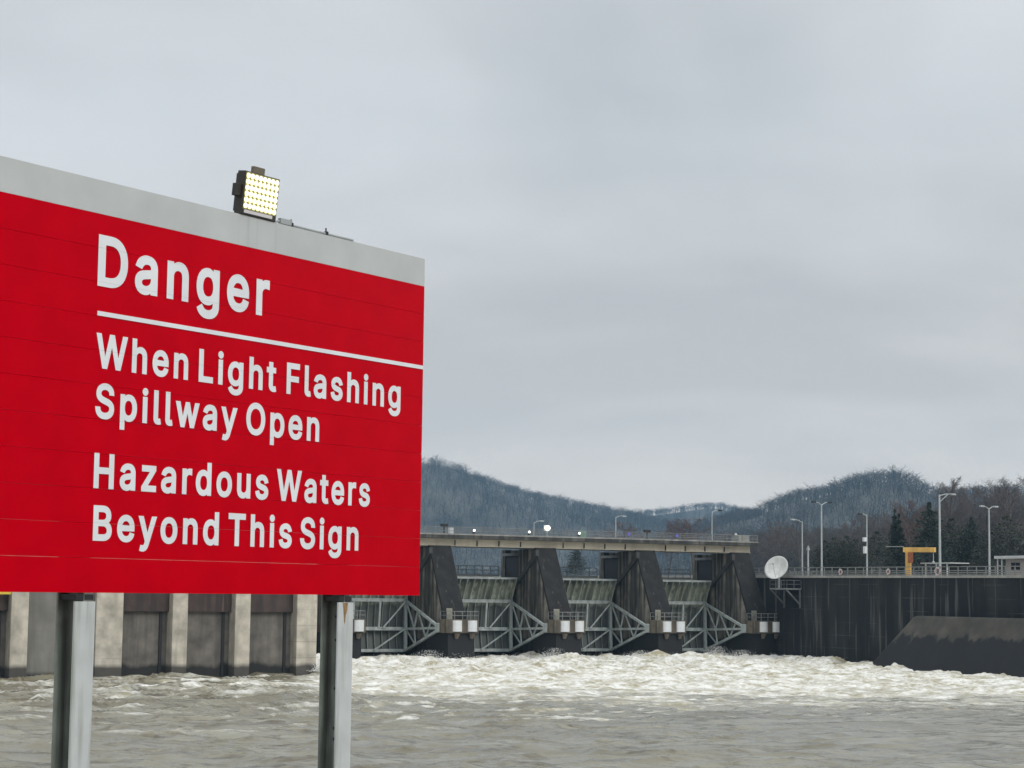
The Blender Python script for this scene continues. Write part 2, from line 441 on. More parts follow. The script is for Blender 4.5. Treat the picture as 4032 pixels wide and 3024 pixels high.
    def mix(f, x, y):
        z = n.new('ShaderNodeMix'); z.data_type = 'RGBA'; l.new(f, z.inputs['Factor'])
        for k, v in (('A', x), ('B', y)):
            if isinstance(v, tuple): z.inputs[k].default_value = (*v, 1)
            else: l.new(v, z.inputs[k])
        return z.outputs['Result']
    brk = mth('ADD', mth('MULTIPLY', noise(0.35, 4, (1, 2.0, 1), 0.6), 0.55), mth('MULTIPLY', noise(1.3, 6, (1, 1.6, 1), 0.7), 0.45))
    ff = rng(mth('ADD', mth('MULTIPLY', fa.outputs['Fac'], 1.0), mth('MULTIPLY', mth('SUBTRACT', brk, 0.5), 2.2)), 0.30, 0.80, 0, 1)
    water = mix(rng(noise(0.11, 4, (1, 1.8, 1)), 0.35, 0.65, 0, 1), (0.14, 0.12, 0.072), (0.25, 0.232, 0.168))
    of = n.new('ShaderNodeAttribute'); of.attribute_name = 'outflow_reflection'
    olive = rng(mth('ADD', mth('MULTIPLY', noise(0.26, 5, (1, 2.4, 1), 0.62), 0.7), mth('MULTIPLY', noise(1.5, 4, (1, 2.0, 1), 0.6), 0.3)), 0.50, 0.62, 0, 1)
    water = mix(mth('MULTIPLY', olive, mth('ADD', 0.40, mth('MULTIPLY', of.outputs['Fac'], 0.5))), water, (0.062, 0.047, 0.020))  # darker olive at left: clear outflow plus the powerhouse reflection painted into the colour
    milky = mix(ch.outputs['Fac'], water, (0.42, 0.40, 0.32))
    foamc = mix(rng(mth('ADD', mth('MULTIPLY', noise(0.42, 5), 0.6), mth('MULTIPLY', noise(2.2, 5, (1, 1, 1), 0.7), 0.4)), 0.40, 0.57, 0, 1), (0.36, 0.32, 0.21), (0.82, 0.81, 0.765))
    l.new(mix(ff, milky, foamc), bs.inputs['Base Color'])
    l.new(rng(ff, 0, 1, 0.13, 0.95), bs.inputs['Roughness'])
    bs.inputs['IOR'].default_value = 1.33
    l.new(rng(ff, 0, 1, 0.52, 0.15), bs.inputs['Specular IOR Level'])
    bp = n.new('ShaderNodeBump'); bp.inputs['Strength'].default_value = 0.4; bp.inputs['Distance'].default_value = 0.10
    l.new(noise(1.6, 5, (1, 1.5, 1)), bp.inputs['Height']); l.new(bp.outputs[0], bs.inputs['Normal'])
    o = link('river', me, m, smooth=True); tag(o, kind='structure')
    return o


build_river()

# ---- spray thrown up by the tumbling water: nobody could count the drops
def build_spray():
    rs = np.random.RandomState(12); C, R = [], []
    for sx, tx, hh, rr, n in ((-31.3, 38.8, 1.6, 1.3, 2200), (36.5, 9, 0.9, 2.2, 600), (22, 9, 0.9, 2.4, 600), (10, 9, 1.2, 2.4, 800), (-6, 9, 1.0, 2.4, 600), (38.5, 0.5, 1.1, 2.2, 1100)):
        f = rs.rand(n) ** 2.2; g = rs.randn(n, 2) * rr * 0.45 * (1 - 0.55 * f)[:, None]
        lean = np.array([0.25, 0.35]) * hh
        x = sx + g[:, 0] + lean[0] * f; t_ = tx + g[:, 1] + lean[1] * f; z = 0.3 + hh * f
        C.append(np.stack([DO.x + EX.x * x - EY.x * t_, DO.y + EX.y * x - EY.y * t_, z], 1)); R.append(0.018 + 0.05 * rs.rand(n) * (1 - 0.6 * f))
    n = 6000                                      # low spatter along the roller
    x = rs.uniform(-14, 38, n); t_ = rs.uniform(8, 30, n); z = 0.1 + 0.9 * rs.rand(n) ** 2
    C.append(np.stack([DO.x + EX.x * x - EY.x * t_, DO.y + EX.y * x - EY.y * t_, z], 1)); R.append(0.015 + 0.03 * rs.rand(n))
    C = np.concatenate(C); R = np.concatenate(R)
    tet = np.array([(1, 1, 1), (-1, -1, 1), (-1, 1, -1), (1, -1, -1)], float) / 1.7
    V = (C[:, None] + tet[None] * R[:, None, None] * (0.6 + 0.8 * rs.rand(len(C), 4, 1))).reshape(-1, 3)
    F = (np.arange(len(C))[:, None, None] * 4 + np.array([(0, 1, 2), (0, 3, 1), (0, 2, 3), (1, 3, 2)])[None]).reshape(-1, 3)
    tag(link('spray', np_mesh('spray', V, F, 3), mat('white_spray', (0.86, 0.86, 0.83), 0.9, 0.05, 1)), 'white spray tossed up where foaming water meets the walls', 'spray', kind='stuff')


build_spray()

# ---- reservoir behind the dam
MB().add([dam(-260, 6.5, 9.0), dam(47.5, 6.5, 9.0), dam(47.5, 700, 9.0), dam(-260, 700, 9.0)], [(0, 1, 2, 3)]).build('reservoir_water', mat('reservoir', (0.06, 0.065, 0.06), 0.1, 0.1, 0.1))
tag(bpy.data.objects['reservoir_water'], kind='structure')

# ---- near bank under the sign and the camera
gx, gy = np.meshgrid(np.linspace(-70, 70, 90), np.linspace(-40, 46, 70))
gz = 6.25 - 0.15 * sstep(10, 20, gy) - 7.6 * sstep(21, 44, gy) + 0.05 * pnoise(gx / 2, gy / 2, 5) - 0.3 * sstep(15, 23, gy)
ii = np.arange(gx.size).reshape(gx.shape)
tag(link('near_bank', np_mesh('near_bank', np.stack([gx, gy, gz], -1).reshape(-1, 3), np.stack([ii[:-1, :-1], ii[:-1, 1:], ii[1:, 1:], ii[1:, :-1]], -1).reshape(-1, 4), 4), M['ground'], smooth=True), kind='structure')

# ---- hills and far banks: one terrain sheet; ridge crests given as (bearing tangent, height above eye per metre)
K = 4450.0


def prof(pts):
    a = np.array(pts, float); tn = (a[:, 0] - 1106) / K; el = (1277 + 0.0124 * (a[:, 0] - 1106) - a[:, 1]) / K
    return np.arctan(tn), el


RIDGES = [  # crest, distance, depth, tree height
    (prof([(-2500, 1040), (-900, 990), (0, 955), (500, 965), (917, 990), (960, 994), (1000, 1006), (1030, 1015), (1080, 1028), (1130, 1043), (1180, 1053), (1230, 1063), (1280, 1074), (1340, 1084), (1390, 1096), (1440, 1108), (1500, 1125), (1600, 1150), (1800, 1200), (6000, 1275)]), 2600, 900, 18),
    (prof([(1200, 1150), (1330, 1110), (1390, 1096), (1440, 1091), (1480, 1086), (1520, 1080), (1560, 1078), (1600, 1086), (1640, 1094), (1720, 1110), (3000, 1200)]), 3300, 700, 16),
    (prof([(1100, 1250), (1450, 1155), (1560, 1112), (1610, 1097), (1640, 1094), (1660, 1083), (1700, 1064), (1740, 1053), (1780, 1047), (1820, 1036), (1850, 1022), (1900, 1013), (1950, 1014), (1990, 1026), (2020, 1042), (2060, 1055), (2130, 1052), (2212, 1048), (2400, 1040), (3200, 1030), (6000, 1020), (14000, 1030)]), 1900, 620, 13),
]
def stretch(a, b, fine):       # close grid near the dam, wider spacing far away
    v = [0.0]
    while v[-1] < b: v.append(v[-1] + (fine if v[-1] < 700 else 26))
    u = [0.0]
    while u[-1] > a: u.append(u[-1] - (fine if u[-1] > -700 else 26))
    return np.array(u[:0:-1] + v)


tx, ty = np.meshgrid(stretch(-1500, 2300, 12.0), stretch(-200, 3700, 12.0))


def terrain_z(x, y):
    r = np.hypot(x, y); az = np.arctan2(x, np.maximum(y, 1e-3))
    ss = (x - DO.x) * EX.x + (y - DO.y) * EX.y; tt = -((x - DO.x) * EY.x + (y - DO.y) * EY.y)
    z = np.full(x.shape, -3.0)
    z = np.where(tt < -30, 4.0, z)
    # far shore
    z = np.where(tt < -30, np.maximum(z, 4 + 6.5 * sstep(900, 1200, r)), z)
    for (a, el), R, wd, th in RIDGES:
        top = 8 + np.interp(az, a, el) * R - th
        sh = np.where(r < R, sstep(R - wd, R, r) ** 0.9, 1 - 0.4 * sstep(R, R + wd * 1.5, r))
        bump = 1 + 0.10 * pnoise(x / 230, y / 230, 8) * np.where(r < R * 0.97, 1, 0.2)
        z = np.where((r > 700) & (tt < -30), np.maximum(z, 4 + (top - 4) * sh * bump), z)
    # right bank behind the lock and left bank behind the powerhouse
    rb = 10.15 + 1.8 * sstep(95, 140, ss) + 20 * sstep(150, 330, ss) * sstep(-330, -200, tt) * (0.4 + 0.6 * sstep(500, 300, r))
    z = np.where(ss > 60, np.maximum(z, rb), z)
    z = np.where((ss < -100) & (tt < 42), np.maximum(z, 12 + 25 * sstep(-120, -300, ss)), z)
    return z


tz = terrain_z(tx, ty)
ii = np.arange(tx.size).reshape(tx.shape)
tag(link('hills', np_mesh('hills', np.stack([tx, ty, tz], -1).reshape(-1, 3), np.stack([ii[:-1, :-1], ii[:-1, 1:], ii[1:, 1:], ii[1:, :-1]], -1).reshape(-1, 4), 4), M['leaf_litter'], smooth=True), kind='structure')


# ---- trees
def tree_segs(seed, h=16.0, n1=11, n2=5, n3=5, spread=0.55, twig=3, upright=0.55):
    r = random.Random(seed); out = []; trunk = []

    def run(p, d, ln, rad, k, wob, sink, up):
        pts = [p]
        for i in range(k):
            d = (d + Vector((r.uniform(-wob, wob), r.uniform(-wob, wob), r.uniform(-wob, wob) + up))).normalized()
            q = pts[-1] + d * ln / k
            r0 = rad * (1 - 0.8 * i / k); r1 = rad * (1 - 0.8 * (i + 1) / k)
            sink.append((pts[-1], q, r0, r1)); pts.append(q)
        return pts, d
    tp, td = run(Vector((0, 0, 0)), Vector((0, 0, 1)), h * 0.82, h * 0.013, 7, 0.09, trunk, 0.05)

    def along(pts, f):
        f *= len(pts) - 1; i = min(int(f), len(pts) - 2); return pts[i].lerp(pts[i + 1], f - i)
    for i in range(n1):
        f = 0.28 + 0.70 * (i + r.random() * 0.7) / n1
        az = i * 2.4 + r.uniform(-0.5, 0.5)
        ln = h * spread * (1.02 - 0.75 * f) * r.uniform(0.75, 1.2)
        b, _ = run(along(tp, f), Vector((math.cos(az), math.sin(az), upright + 0.7 * f)).normalized(), ln, h * 0.0052, 5, 0.12, out, 0.03)
        for j in range(n2):
            g = 0.25 + 0.75 * (j + r.random()) / n2
            c, _ = run(along(b, min(g, 1)), Vector((math.cos(az) + r.uniform(-1, 1), math.sin(az) + r.uniform(-1, 1), 0.55 + r.uniform(-0.3, 0.6))).normalized(), ln * 0.48 * r.uniform(0.6, 1.2), h * 0.0024, 3, 0.2, out, 0.02)
            for k in range(n3):
                gg = 0.3 + 0.7 * (k + r.random()) / n3
                e2, _ = run(along(c, min(gg, 1)), Vector((r.uniform(-1, 1), r.uniform(-1, 1), 0.5 + r.uniform(-0.5, 0.5))).normalized(), ln * 0.25 * r.uniform(0.6, 1.3), h * 0.0013, 2, 0.25, out, 0.0)
                for m_ in range(twig):
                    run(along(e2, r.random()), Vector((r.uniform(-1, 1), r.uniform(-1, 1), r.uniform(-0.3, 1))).normalized(), ln * 0.14, h * 0.0009, 1, 0.2, out, 0)

    def arr(q):
        return (np.array([tuple(a[0]) for a in q]), np.array([tuple(a[1]) for a in q]), np.array([a[2] for a in q]), np.array([a[3] for a in q]))
    return arr(trunk), arr(out)


def segs_mesh(name, P, Q, r0, r1, n=3):
    d = Q - P; d = d / np.maximum(np.linalg.norm(d, axis=1, keepdims=True), 1e-9)
    up = np.where(np.abs(d[:, 2:3]) < 0.9, np.array([[0, 0, 1.0]]), np.array([[0, 1.0, 0]]))
    a = np.cross(d, up); a /= np.linalg.norm(a, axis=1, keepdims=True); b = np.cross(a, d)
    rings = []
    for C, rr in ((P, r0), (Q, r1)):
        for k in range(n):
            t = 2 * np.pi * k / n; rings.append(C + (a * np.cos(t) + b * np.sin(t)) * rr[:, None])
    V = np.stack(rings, 1).reshape(-1, 3)
    base = np.arange(len(P))[:, None] * (2 * n)
    F = np.concatenate([np.concatenate([base + k, base + (k + 1) % n, base + n + (k + 1) % n, base + n + k], 1) for k in range(n)], 0)
    return np_mesh(name, V, F, 4)


def conifer_quads(seed, h=12.0, rad=2.6, n=2600, shape=1.0, blunt=0.0):
    rs = np.random.RandomState(seed)
    f = rs.rand(n) ** 0.75                                  # 0 bottom .. 1 top
    az = rs.rand(n) * 2 * np.pi
    lob = 1 + 0.30 * np.sin(az * 3 + f * 9 + seed) + 0.22 * np.sin(az * 5 - f * 17)
    rr = rad * (1 - f) ** shape * lob * (0.35 + 0.65 * np.sqrt(rs.rand(n))) + blunt * np.sin(np.pi * np.clip(f, 0, 1)) * rs.rand(n)
    tier = 0.25 * np.sin(f * 46)
    C = np.stack([np.cos(az) * rr, np.sin(az) * rr, h * (0.06 + 0.94 * f) - 0.16 * rr + tier], 1)
    out = np.stack([np.cos(az), np.sin(az), -0.35 + 0.5 * rs.rand(n) + f * 0.8], 1); out /= np.linalg.norm(out, axis=1, keepdims=True)
    j = rs.randn(n, 3) * 0.45; out = out + j; out /= np.linalg.norm(out, axis=1, keepdims=True)
    sd = np.cross(out, rs.randn(n, 3)); sd /= np.linalg.norm(sd, axis=1, keepdims=True)
    ln = (0.30 + 0.35 * rs.rand(n))[:, None] * h / 12; wd = (0.09 + 0.10 * rs.rand(n))[:, None] * h / 12
    V = np.stack([C - out * ln * 0.5 - sd * wd * 0.4, C - out * ln * 0.5 + sd * wd * 0.4, C + out * ln * 0.5 + sd * wd, C + out * ln * 0.5 - sd * wd], 1).reshape(-1, 3)
    return V, np.arange(4 * n).reshape(n, 4)


# forest on the hills: nobody could count it, one object of bare crowns
def build_forest():
    rs = np.random.RandomState(4)
    protos, near = [], []
    for sd in range(7):
        for sink, kw in ((protos, dict(n1=6, n2=3, n3=2, twig=0)), (near, dict(n1=9, n2=4, n3=3, twig=1))):
            tr, br = tree_segs(100 + sd, 1.0, spread=0.50 if sd % 2 else 0.62, **kw)
            sink.append(tuple(np.concatenate([tr[i], br[i]]) for i in range(4)))
    protos = protos + near
    spots = []
    for (a, el), R, wd, th in RIDGES:
        lo, hi = R - wd * 0.9, R + 40
        for az0, az1, dn in {2600: ((-0.30, -0.06, 420), (-0.06, 0.11, 105)), 3300: ((0.03, 0.17, 170),), 1900: ((0.06, 0.30, 85),)}[R]:
            n = int((az1 - az0) * R * (hi - lo) / dn)
            az = rs.uniform(az0, az1, n); rr = lo + (hi - lo) * rs.rand(n) ** 0.8
            nc = int((az1 - az0) * R / 1.5); az = np.concatenate([az, rs.uniform(az0, az1, nc)]); rr = np.concatenate([rr, R + rs.uniform(-45, 15, nc)])
            spots.append((np.sin(az) * rr, np.cos(az) * rr, 15.0 * np.where(rs.rand(len(az)) < 0.05, 1.3, 1.0), 0))
        nu = nc; az = rs.uniform(az0 * 0 - 0.06, 0.30, nu); rr = R + rs.uniform(-40, 14, nu); spots.append((np.sin(az) * rr, np.cos(az) * rr, np.full(nu, 7.0), 0))   # understorey along the crest
        if R == 1900:   # the hillside runs on to the right
            az = rs.uniform(0.30, 1.2, 900); rr = R + rs.uniform(-90, 15, 900); spots.append((np.sin(az) * rr, np.cos(az) * rr, np.full(900, 16.0), 0))
    # low bottomland woods on the right bank and along the far shore
    n = 800; az = rs.uniform(0.105, 0.34, n); rr = rs.uniform(470, 690, n); spots.append((np.sin(az) * rr, np.cos(az) * rr, np.full(n, 12.0) + 2 * (az > 0.12), 7))
    n = 500; az = rs.uniform(-0.05, 0.12, n); rr = rs.uniform(1200, 1700, n); spots.append((np.sin(az) * rr, np.cos(az) * rr, np.full(n, 13.0), 0))
    n = 280; az = rs.uniform(0.19, 0.34, n); rr = rs.uniform(405, 480, n); spots.append((np.sin(az) * rr, np.cos(az) * rr, np.full(n, 17.0), 7))
    n = 420; sx = rs.uniform(150, 330, n); sy = rs.uniform(-330, 60, n)
    spots.append((DO.x + EX.x * sx + EY.x * sy, DO.y + EX.y * sx + EY.y * sy, np.full(n, 13.0), 7))
    base = np.concatenate([np.full(len(q[0]), q[3]) for q in spots])
    X = np.concatenate([q[0] for q in spots]); Y = np.concatenate([q[1] for q in spots]); Hh = np.concatenate([q[2] for q in spots]) * rs.uniform(0.72, 1.12, len(X))
    Zt = terrain_z(X, Y)
    keep = Zt > 9.0
    X, Y, Hh, Zt = X[keep], Y[keep], Hh[keep], Zt[keep]
    pick = rs.randint(0, 7, len(X)) + base[keep]; rot = rs.rand(len(X)) * 6.283
    Ps, Qs, r0s, r1s = [], [], [], []
    for k in range(14):
        w_ = np.where(pick == k)[0]; P, Q, r0, r1 = protos[k]
        c, s_ = np.cos(rot[w_])[:, None], np.sin(rot[w_])[:, None]; hh = Hh[w_][:, None]
        wdn = rs.uniform(1.15, 1.85, len(w_))[:, None]
        for src, dst in ((P, Ps), (Q, Qs)):
            x = (src[None, :, 0] * c - src[None, :, 1] * s_) * hh * wdn + X[w_][:, None]
            y = (src[None, :, 0] * s_ + src[None, :, 1] * c) * hh * wdn + Y[w_][:, None]
            dst.append(np.stack([x, y, src[None, :, 2] * hh * 0.86 + Zt[w_][:, None] - 0.3], -1).reshape(-1, 3))
        far = np.clip(np.hypot(X[w_], Y[w_]) / 480, 0.9, 2.0)[:, None]
        r0s.append((r0[None] * hh * far).ravel()); r1s.append((r1[None] * hh * far).ravel())
    me = segs_mesh('hillside_forest', np.concatenate(Ps), np.concatenate(Qs), np.concatenate(r0s), np.concatenate(r1s))
    o = link('hillside_forest', me, M['forest'])
    tag(o, 'hazy blue grey winter forest of bare trees covering the far hills', 'forest', kind='stuff')
    # scattered evergreens on the slopes, same woodland
    V0, F0 = conifer_quads(3, 1.0, 0.24, 90)
    n = 1500; R = rs.choice([2600, 1900, 3300], n); az = rs.uniform(-0.05, 0.30, n); rr = R * rs.uniform(0.74, 1.005, n)
    X, Y = np.sin(az) * rr, np.cos(az) * rr; Zt = terrain_z(X, Y); k = Zt > 9.0; X, Y, Zt = X[k], Y[k], Zt[k]; hh = rs.uniform(8, 14, len(X))
    V = V0[None] * hh[:, None, None] + np.stack([X, Y, Zt], 1)[:, None, :]
    F = (F0[None] + (np.arange(len(X)) * len(V0))[:, None, None]).reshape(-1, 4)
    o = link('hillside_evergreens', np_mesh('hillside_evergreens', V.reshape(-1, 3), F, 4), M['needle'])
    tag(o, 'dark evergreens scattered through the bare hillside forest', 'evergreens', kind='stuff')


build_forest()

PROTO = {}
for k, (sd, kw) in enumerate(((1, {}), (2, dict(spread=0.48, upright=0.9)), (3, dict(spread=0.62)), (4, dict(n1=13, spread=0.42, upright=1.1)))):
    tr, br = tree_segs(sd, 1.0, n1=kw.get('n1', 14), n2=7, n3=6, twig=5, spread=kw.get('spread', 0.55), upright=kw.get('upright', 0.55))
    PROTO[k] = (segs_mesh('trunk', *tr, n=6), segs_mesh('crown', *br))


def bare_tree(px, ytop, r, proto, label, m='twig', thick=1.0):
    """px/ytop were read off the photograph once to get bearing and height; the tree stands on the terrain at distance r"""
    az = math.atan((px - 1106) / K); x, y = math.sin(az) * r, math.cos(az) * r
    z = float(terrain_z(np.array([x]), np.array([y]))[0])
    top = 8 + (1277 + 0.0124 * (px - 1106) - ytop) / K * y
    h = (top - z) / 0.95
    t = thing('bare_tree', label, 'tree', (x, y, z - 0.2), rnd.uniform(0, 6.28), 'winter trees behind the dam and lock')
    t.scale = (h * thick, h * thick, h)
    for nm, me, mm in (('trunk', PROTO[proto][0], 'bark'), ('crown', PROTO[proto][1], m)):
        me = me.copy() if me.materials and me.materials[0] != M[mm] else me
        if not me.materials: me.materials.append(M[mm])
        elif me.materials[0] != M[mm]: me.materials[0] = M[mm]
        o = bpy.data.objects.new(nm, me); COL.objects.link(o); o.parent = t
    return t


CON = {}
for k, (hh, rad, shape, bl) in enumerate(((1, 0.22, 1.0, 0), (1, 0.34, 0.75, 0.10), (1, 0.5, 0.55, 0.2))):
    CON[k] = np_mesh('crown', *conifer_quads(20 + k, 1.0, rad, (2400, 3000, 3000)[k], shape, bl), 4)
_tm = MB().tube([(0, 0, 0), (0, 0, 0.5), (0, 0, 0.93)], 0.018, 6, 0.004); CONT = bpy.data.meshes.new('trunk'); CONT.from_pydata(_tm.v, [], _tm.f); CONT.materials.append(M['bark'])


def conifer(px, ytop, r, proto, label, m='needle', thick=1.0):
    az = math.atan((px - 1106) / K); x, y = math.sin(az) * r, math.cos(az) * r
    z = float(terrain_z(np.array([x]), np.array([y]))[0])
    h = 8 + (1277 + 0.0124 * (px - 1106) - ytop) / K * y - z
    t = thing('evergreen_tree', label, 'tree', (x, y, z - 0.1), rnd.uniform(0, 6.28), 'evergreens behind the lock wall'); t.scale = (h * thick, h * thick, h)
    c = CON[proto]
    if not c.materials: c.materials.append(M[m])
    elif c.materials[0] != M[m]: c = c.copy(); c.materials[0] = M[m]
    for nm, me in (('trunk', CONT), ('crown', c)):
        o = bpy.data.objects.new(nm, me); COL.objects.link(o); o.parent = t
    return t


bare_tree(2047, 1014, 395, 3, 'tallest bare tree with forked top just right of the tall single arm lamp post')
bare_tree(1984, 1078, 380, 0, 'bare reddish brown tree standing behind the yellow crane', 'twig_red')
bare_tree(2003, 1090, 400, 2, 'smaller reddish bare tree beside the reddish tree behind the crane', 'twig_red')
bare_tree(2078, 1040, 420, 1, 'slender bare tree between the tallest bare tree and the double arm lamp post')
bare_tree(2098, 1052, 430, 0, 'dense bare tree close left of the double arm lamp post on the right')
bare_tree(2142, 1048, 400, 2, 'bare tree with thin fan of limbs behind the rightmost double arm lamp post', 'twig', 1.1)
bare_tree(2172, 1042, 395, 3, 'dark bare tree between rightmost double arm lamp post and the control building')
bare_tree(2192, 1038, 410, 1, 'upright bare tree behind the roof of the control building')
bare_tree(2212, 1030, 385, 0, 'rightmost bare tree cut off by the edge of the photo')
bare_tree(2245, 1030, 400, 2, 'bare tree just outside the right edge beyond the control building')
bare_tree(1960, 1100, 430, 2, 'low bare tree left of the reddish tree near the crane end')
bare_tree(1920, 1112, 440, 0, 'grey bare tree right of the lamp post carrying small boxes')
bare_tree(1893, 1104, 450, 1, 'narrow bare tree close to the lamp post carrying small boxes')
bare_tree(1845, 1118, 470, 2, 'bare tree rising over the low dark evergreens beside the tall double arm lamp')
bare_tree(1740, 1122, 440, 0, 'spreading bare tree behind the short pole and the single arm lamp')
bare_tree(1702, 1125, 450, 2, 'bare tree above the white satellite dish')
bare_tree(1668, 1135, 460, 0, 'bare tree just right of the bridge end behind the dish')
bare_tree(1505, 1117, 560, 2, 'broad rounded brown bare tree left of the last bridge lamp post', 'twig_red', 1.35)
bare_tree(1453, 1117, 560, 0, 'rounded brown bare tree left of the broad one above the bridge', 'twig_red', 1.1)
bare_tree(1353, 1126, 600, 2, 'small brown bare tree right of the single arm bridge lamp', 'twig_red', 1.2)
conifer(1944, 1129, 350, 0, 'thin pointed evergreen left of the yellow crane', 'needle', 1.0)
conifer(1953, 1137, 352, 0, 'second pointed evergreen touching the thin one near the crane', 'needle', 1.2)
conifer(2020, 1117, 345, 1, 'big dark pointed evergreen behind the tall single arm lamp post', 'needle', 1.05)
conifer(2070, 1144, 350, 2, 'rounded olive evergreen between the two right hand lamp posts', 'cedar', 1.0)
conifer(2111, 1142, 350, 1, 'dark conical evergreen left of the rightmost double arm lamp post')
conifer(2187, 1140, 340, 2, 'wide dark evergreen behind the control building', 'cedar', 1.1)
conifer(2155, 1168, 338, 2, 'low bushy evergreen left of the control building roof', 'cedar', 1.1)
for px, yt, lb, th in ((1791, 1184, 'left end evergreen of the low dark clump right of tall double arm lamp', 1.2), (1812, 1179, 'second evergreen of the low dark clump by the tall double arm lamp', 1.2),
                       (1838, 1176, 'tallest evergreen of the low dark clump by the tall double arm lamp', 1.1), (1858, 1182, 'right end evergreen of the low dark clump before the lamp with boxes', 1.2)):
    conifer(px, yt, 330, 2, lb, 'cedar', th)
conifer(1905, 1168, 345, 2, 'low olive evergreen right of the lamp post carrying small boxes', 'cedar', 1.1)
conifer(1250, 1190, 520, 1, 'dark evergreen seen through the spillway opening under the bridge', 'cedar', 1.2)

# ================================================================== SIGN
SIGN_RZ = math.pi / 2 - 0.5813
SIGN_P = Vector((-0.9687, 22.0236, 7.9403))     # bottom right corner of the board
sign = thing('warning_sign', 'huge red and white danger sign about the spillway on two steel posts', 'sign', SIGN_P, SIGN_RZ)
PW = 3.66 / 12
BL, BR = -6.28, 0.0


def sign_mat(name, col, rough, rim, seam_amt=0.0, stain=None):
    m = bpy.data.materials.new(name); m.use_nodes = True
    t = m.node_tree; n = t.nodes; l = t.links; b = n['Principled BSDF']
    b.inputs['Roughness'].default_value = rough; b.inputs['Specular IOR Level'].default_value = rim
    co = n.new('ShaderNodeTexCoord')
    no = n.new('ShaderNodeTexNoise'); no.inputs['Scale'].default_value = 2.5; no.inputs['Detail'].default_value = 6; l.new(co.outputs['Object'], no.inputs['Vector'])
    mr_ = n.new('ShaderNodeMapRange'); l.new(no.outputs['Fac'], mr_.inputs['Value']); mr_.inputs['From Min'].default_value = 0.3; mr_.inputs['From Max'].default_value = 0.7
    mxx = n.new('ShaderNodeMix'); mxx.data_type = 'RGBA'; l.new(mr_.outputs[0], mxx.inputs['Factor'])
    mxx.inputs['A'].default_value = (*[c * 0.93 for c in col], 1); mxx.inputs['B'].default_value = (*[min(1, c * 1.05) for c in col], 1)
    out = mxx.outputs['Result']
    sp = n.new('ShaderNodeSeparateXYZ'); l.new(co.outputs['Object'], sp.inputs[0])
    if seam_amt:
        md = n.new('ShaderNodeMath'); md.operation = 'MODULO'; l.new(sp.outputs[2], md.inputs[0]); md.inputs[1].default_value = PW
        lt = n.new('ShaderNodeMath'); lt.operation = 'LESS_THAN'; l.new(md.outputs[0], lt.inputs[0]); lt.inputs[1].default_value = 0.006
        ml = n.new('ShaderNodeMath'); ml.operation = 'MULTIPLY'; l.new(lt.outputs[0], ml.inputs[0]); ml.inputs[1].default_value = seam_amt
        q = n.new('ShaderNodeMix'); q.data_type = 'RGBA'; l.new(ml.outputs[0], q.inputs['Factor']); l.new(out, q.inputs['A']); q.inputs['B'].default_value = (*[c * 0.3 for c in col], 1); out = q.outputs['Result']
    if stain:
        mp = n.new('ShaderNodeMapping'); mp.inputs['Scale'].default_value = (9, 1, 0.3); l.new(co.outputs['Object'], mp.inputs[0])
        ns = n.new('ShaderNodeTexNoise'); ns.inputs['Scale'].default_value = 1.0; ns.inputs['Detail'].default_value = 3; l.new(mp.outputs[0], ns.inputs['Vector'])
        a = n.new('ShaderNodeMapRange'); l.new(ns.outputs['Fac'], a.inputs['Value']); a.inputs['From Min'].default_value = 0.55; a.inputs['From Max'].default_value = 0.75; a.inputs['To Max'].default_value = 0.5
        # drips only below the floodlight
        g1 = n.new('ShaderNodeMath'); g1.operation = 'COMPARE'; l.new(sp.outputs[0], g1.inputs[0]); g1.inputs[1].default_value = -2.85; g1.inputs[2].default_value = 0.38
        g2 = n.new('ShaderNodeMath'); g2.operation = 'MULTIPLY'; l.new(g1.outputs[0], g2.inputs[0]); l.new(a.outputs[0], g2.inputs[1])
        q = n.new('ShaderNodeMix'); q.data_type = 'RGBA'; l.new(g2.outputs[0], q.inputs['Factor']); l.new(out, q.inputs['A']); q.inputs['B'].default_value = (*[c * 0.62 for c in col], 1); out = q.outputs['Result']
    l.new(out, b.inputs['Base Color'])
    bp = n.new('ShaderNodeBump'); bp.inputs['Strength'].default_value = 0.10; bp.inputs['Distance'].default_value = 0.01
    l.new(no.outputs['Fac'], bp.inputs['Height']); l.new(bp.outputs[0], b.inputs['Normal'])
    return m


M['red'] = sign_mat('red_sheeting', (0.60, 0.0002, 0.0085), 0.30, 0.06)
M['red'].node_tree.nodes['Principled BSDF'].inputs['Specular Tint'].default_value = (1.0, 0.05, 0.42, 1)
M['signwhite'] = sign_mat('white_sheeting', (0.56, 0.585, 0.575), 0.45, 0.4, 0, True)
M['letter'] = sign_mat('letter_white', (0.86, 0.88, 0.90), 0.45, 0.4, 0.22)
M['post'] = mat('grey_painted_steel', (0.585, 0.62, 0.615), 0.5, 0.10, 3, streak=(0.30, 0.32, 0.25), streak_amt=0.65, streak_thr=0.56, streak_scale=9)
M['post_web'] = mat('shaded_green_steel', (0.21, 0.235, 0.21), 0.6, 0.25, 4, streak=(0.03, 0.035, 0.03), streak_amt=0.6, streak_scale=8)  # darker copy of the post steel: shade of the recess put into the colour


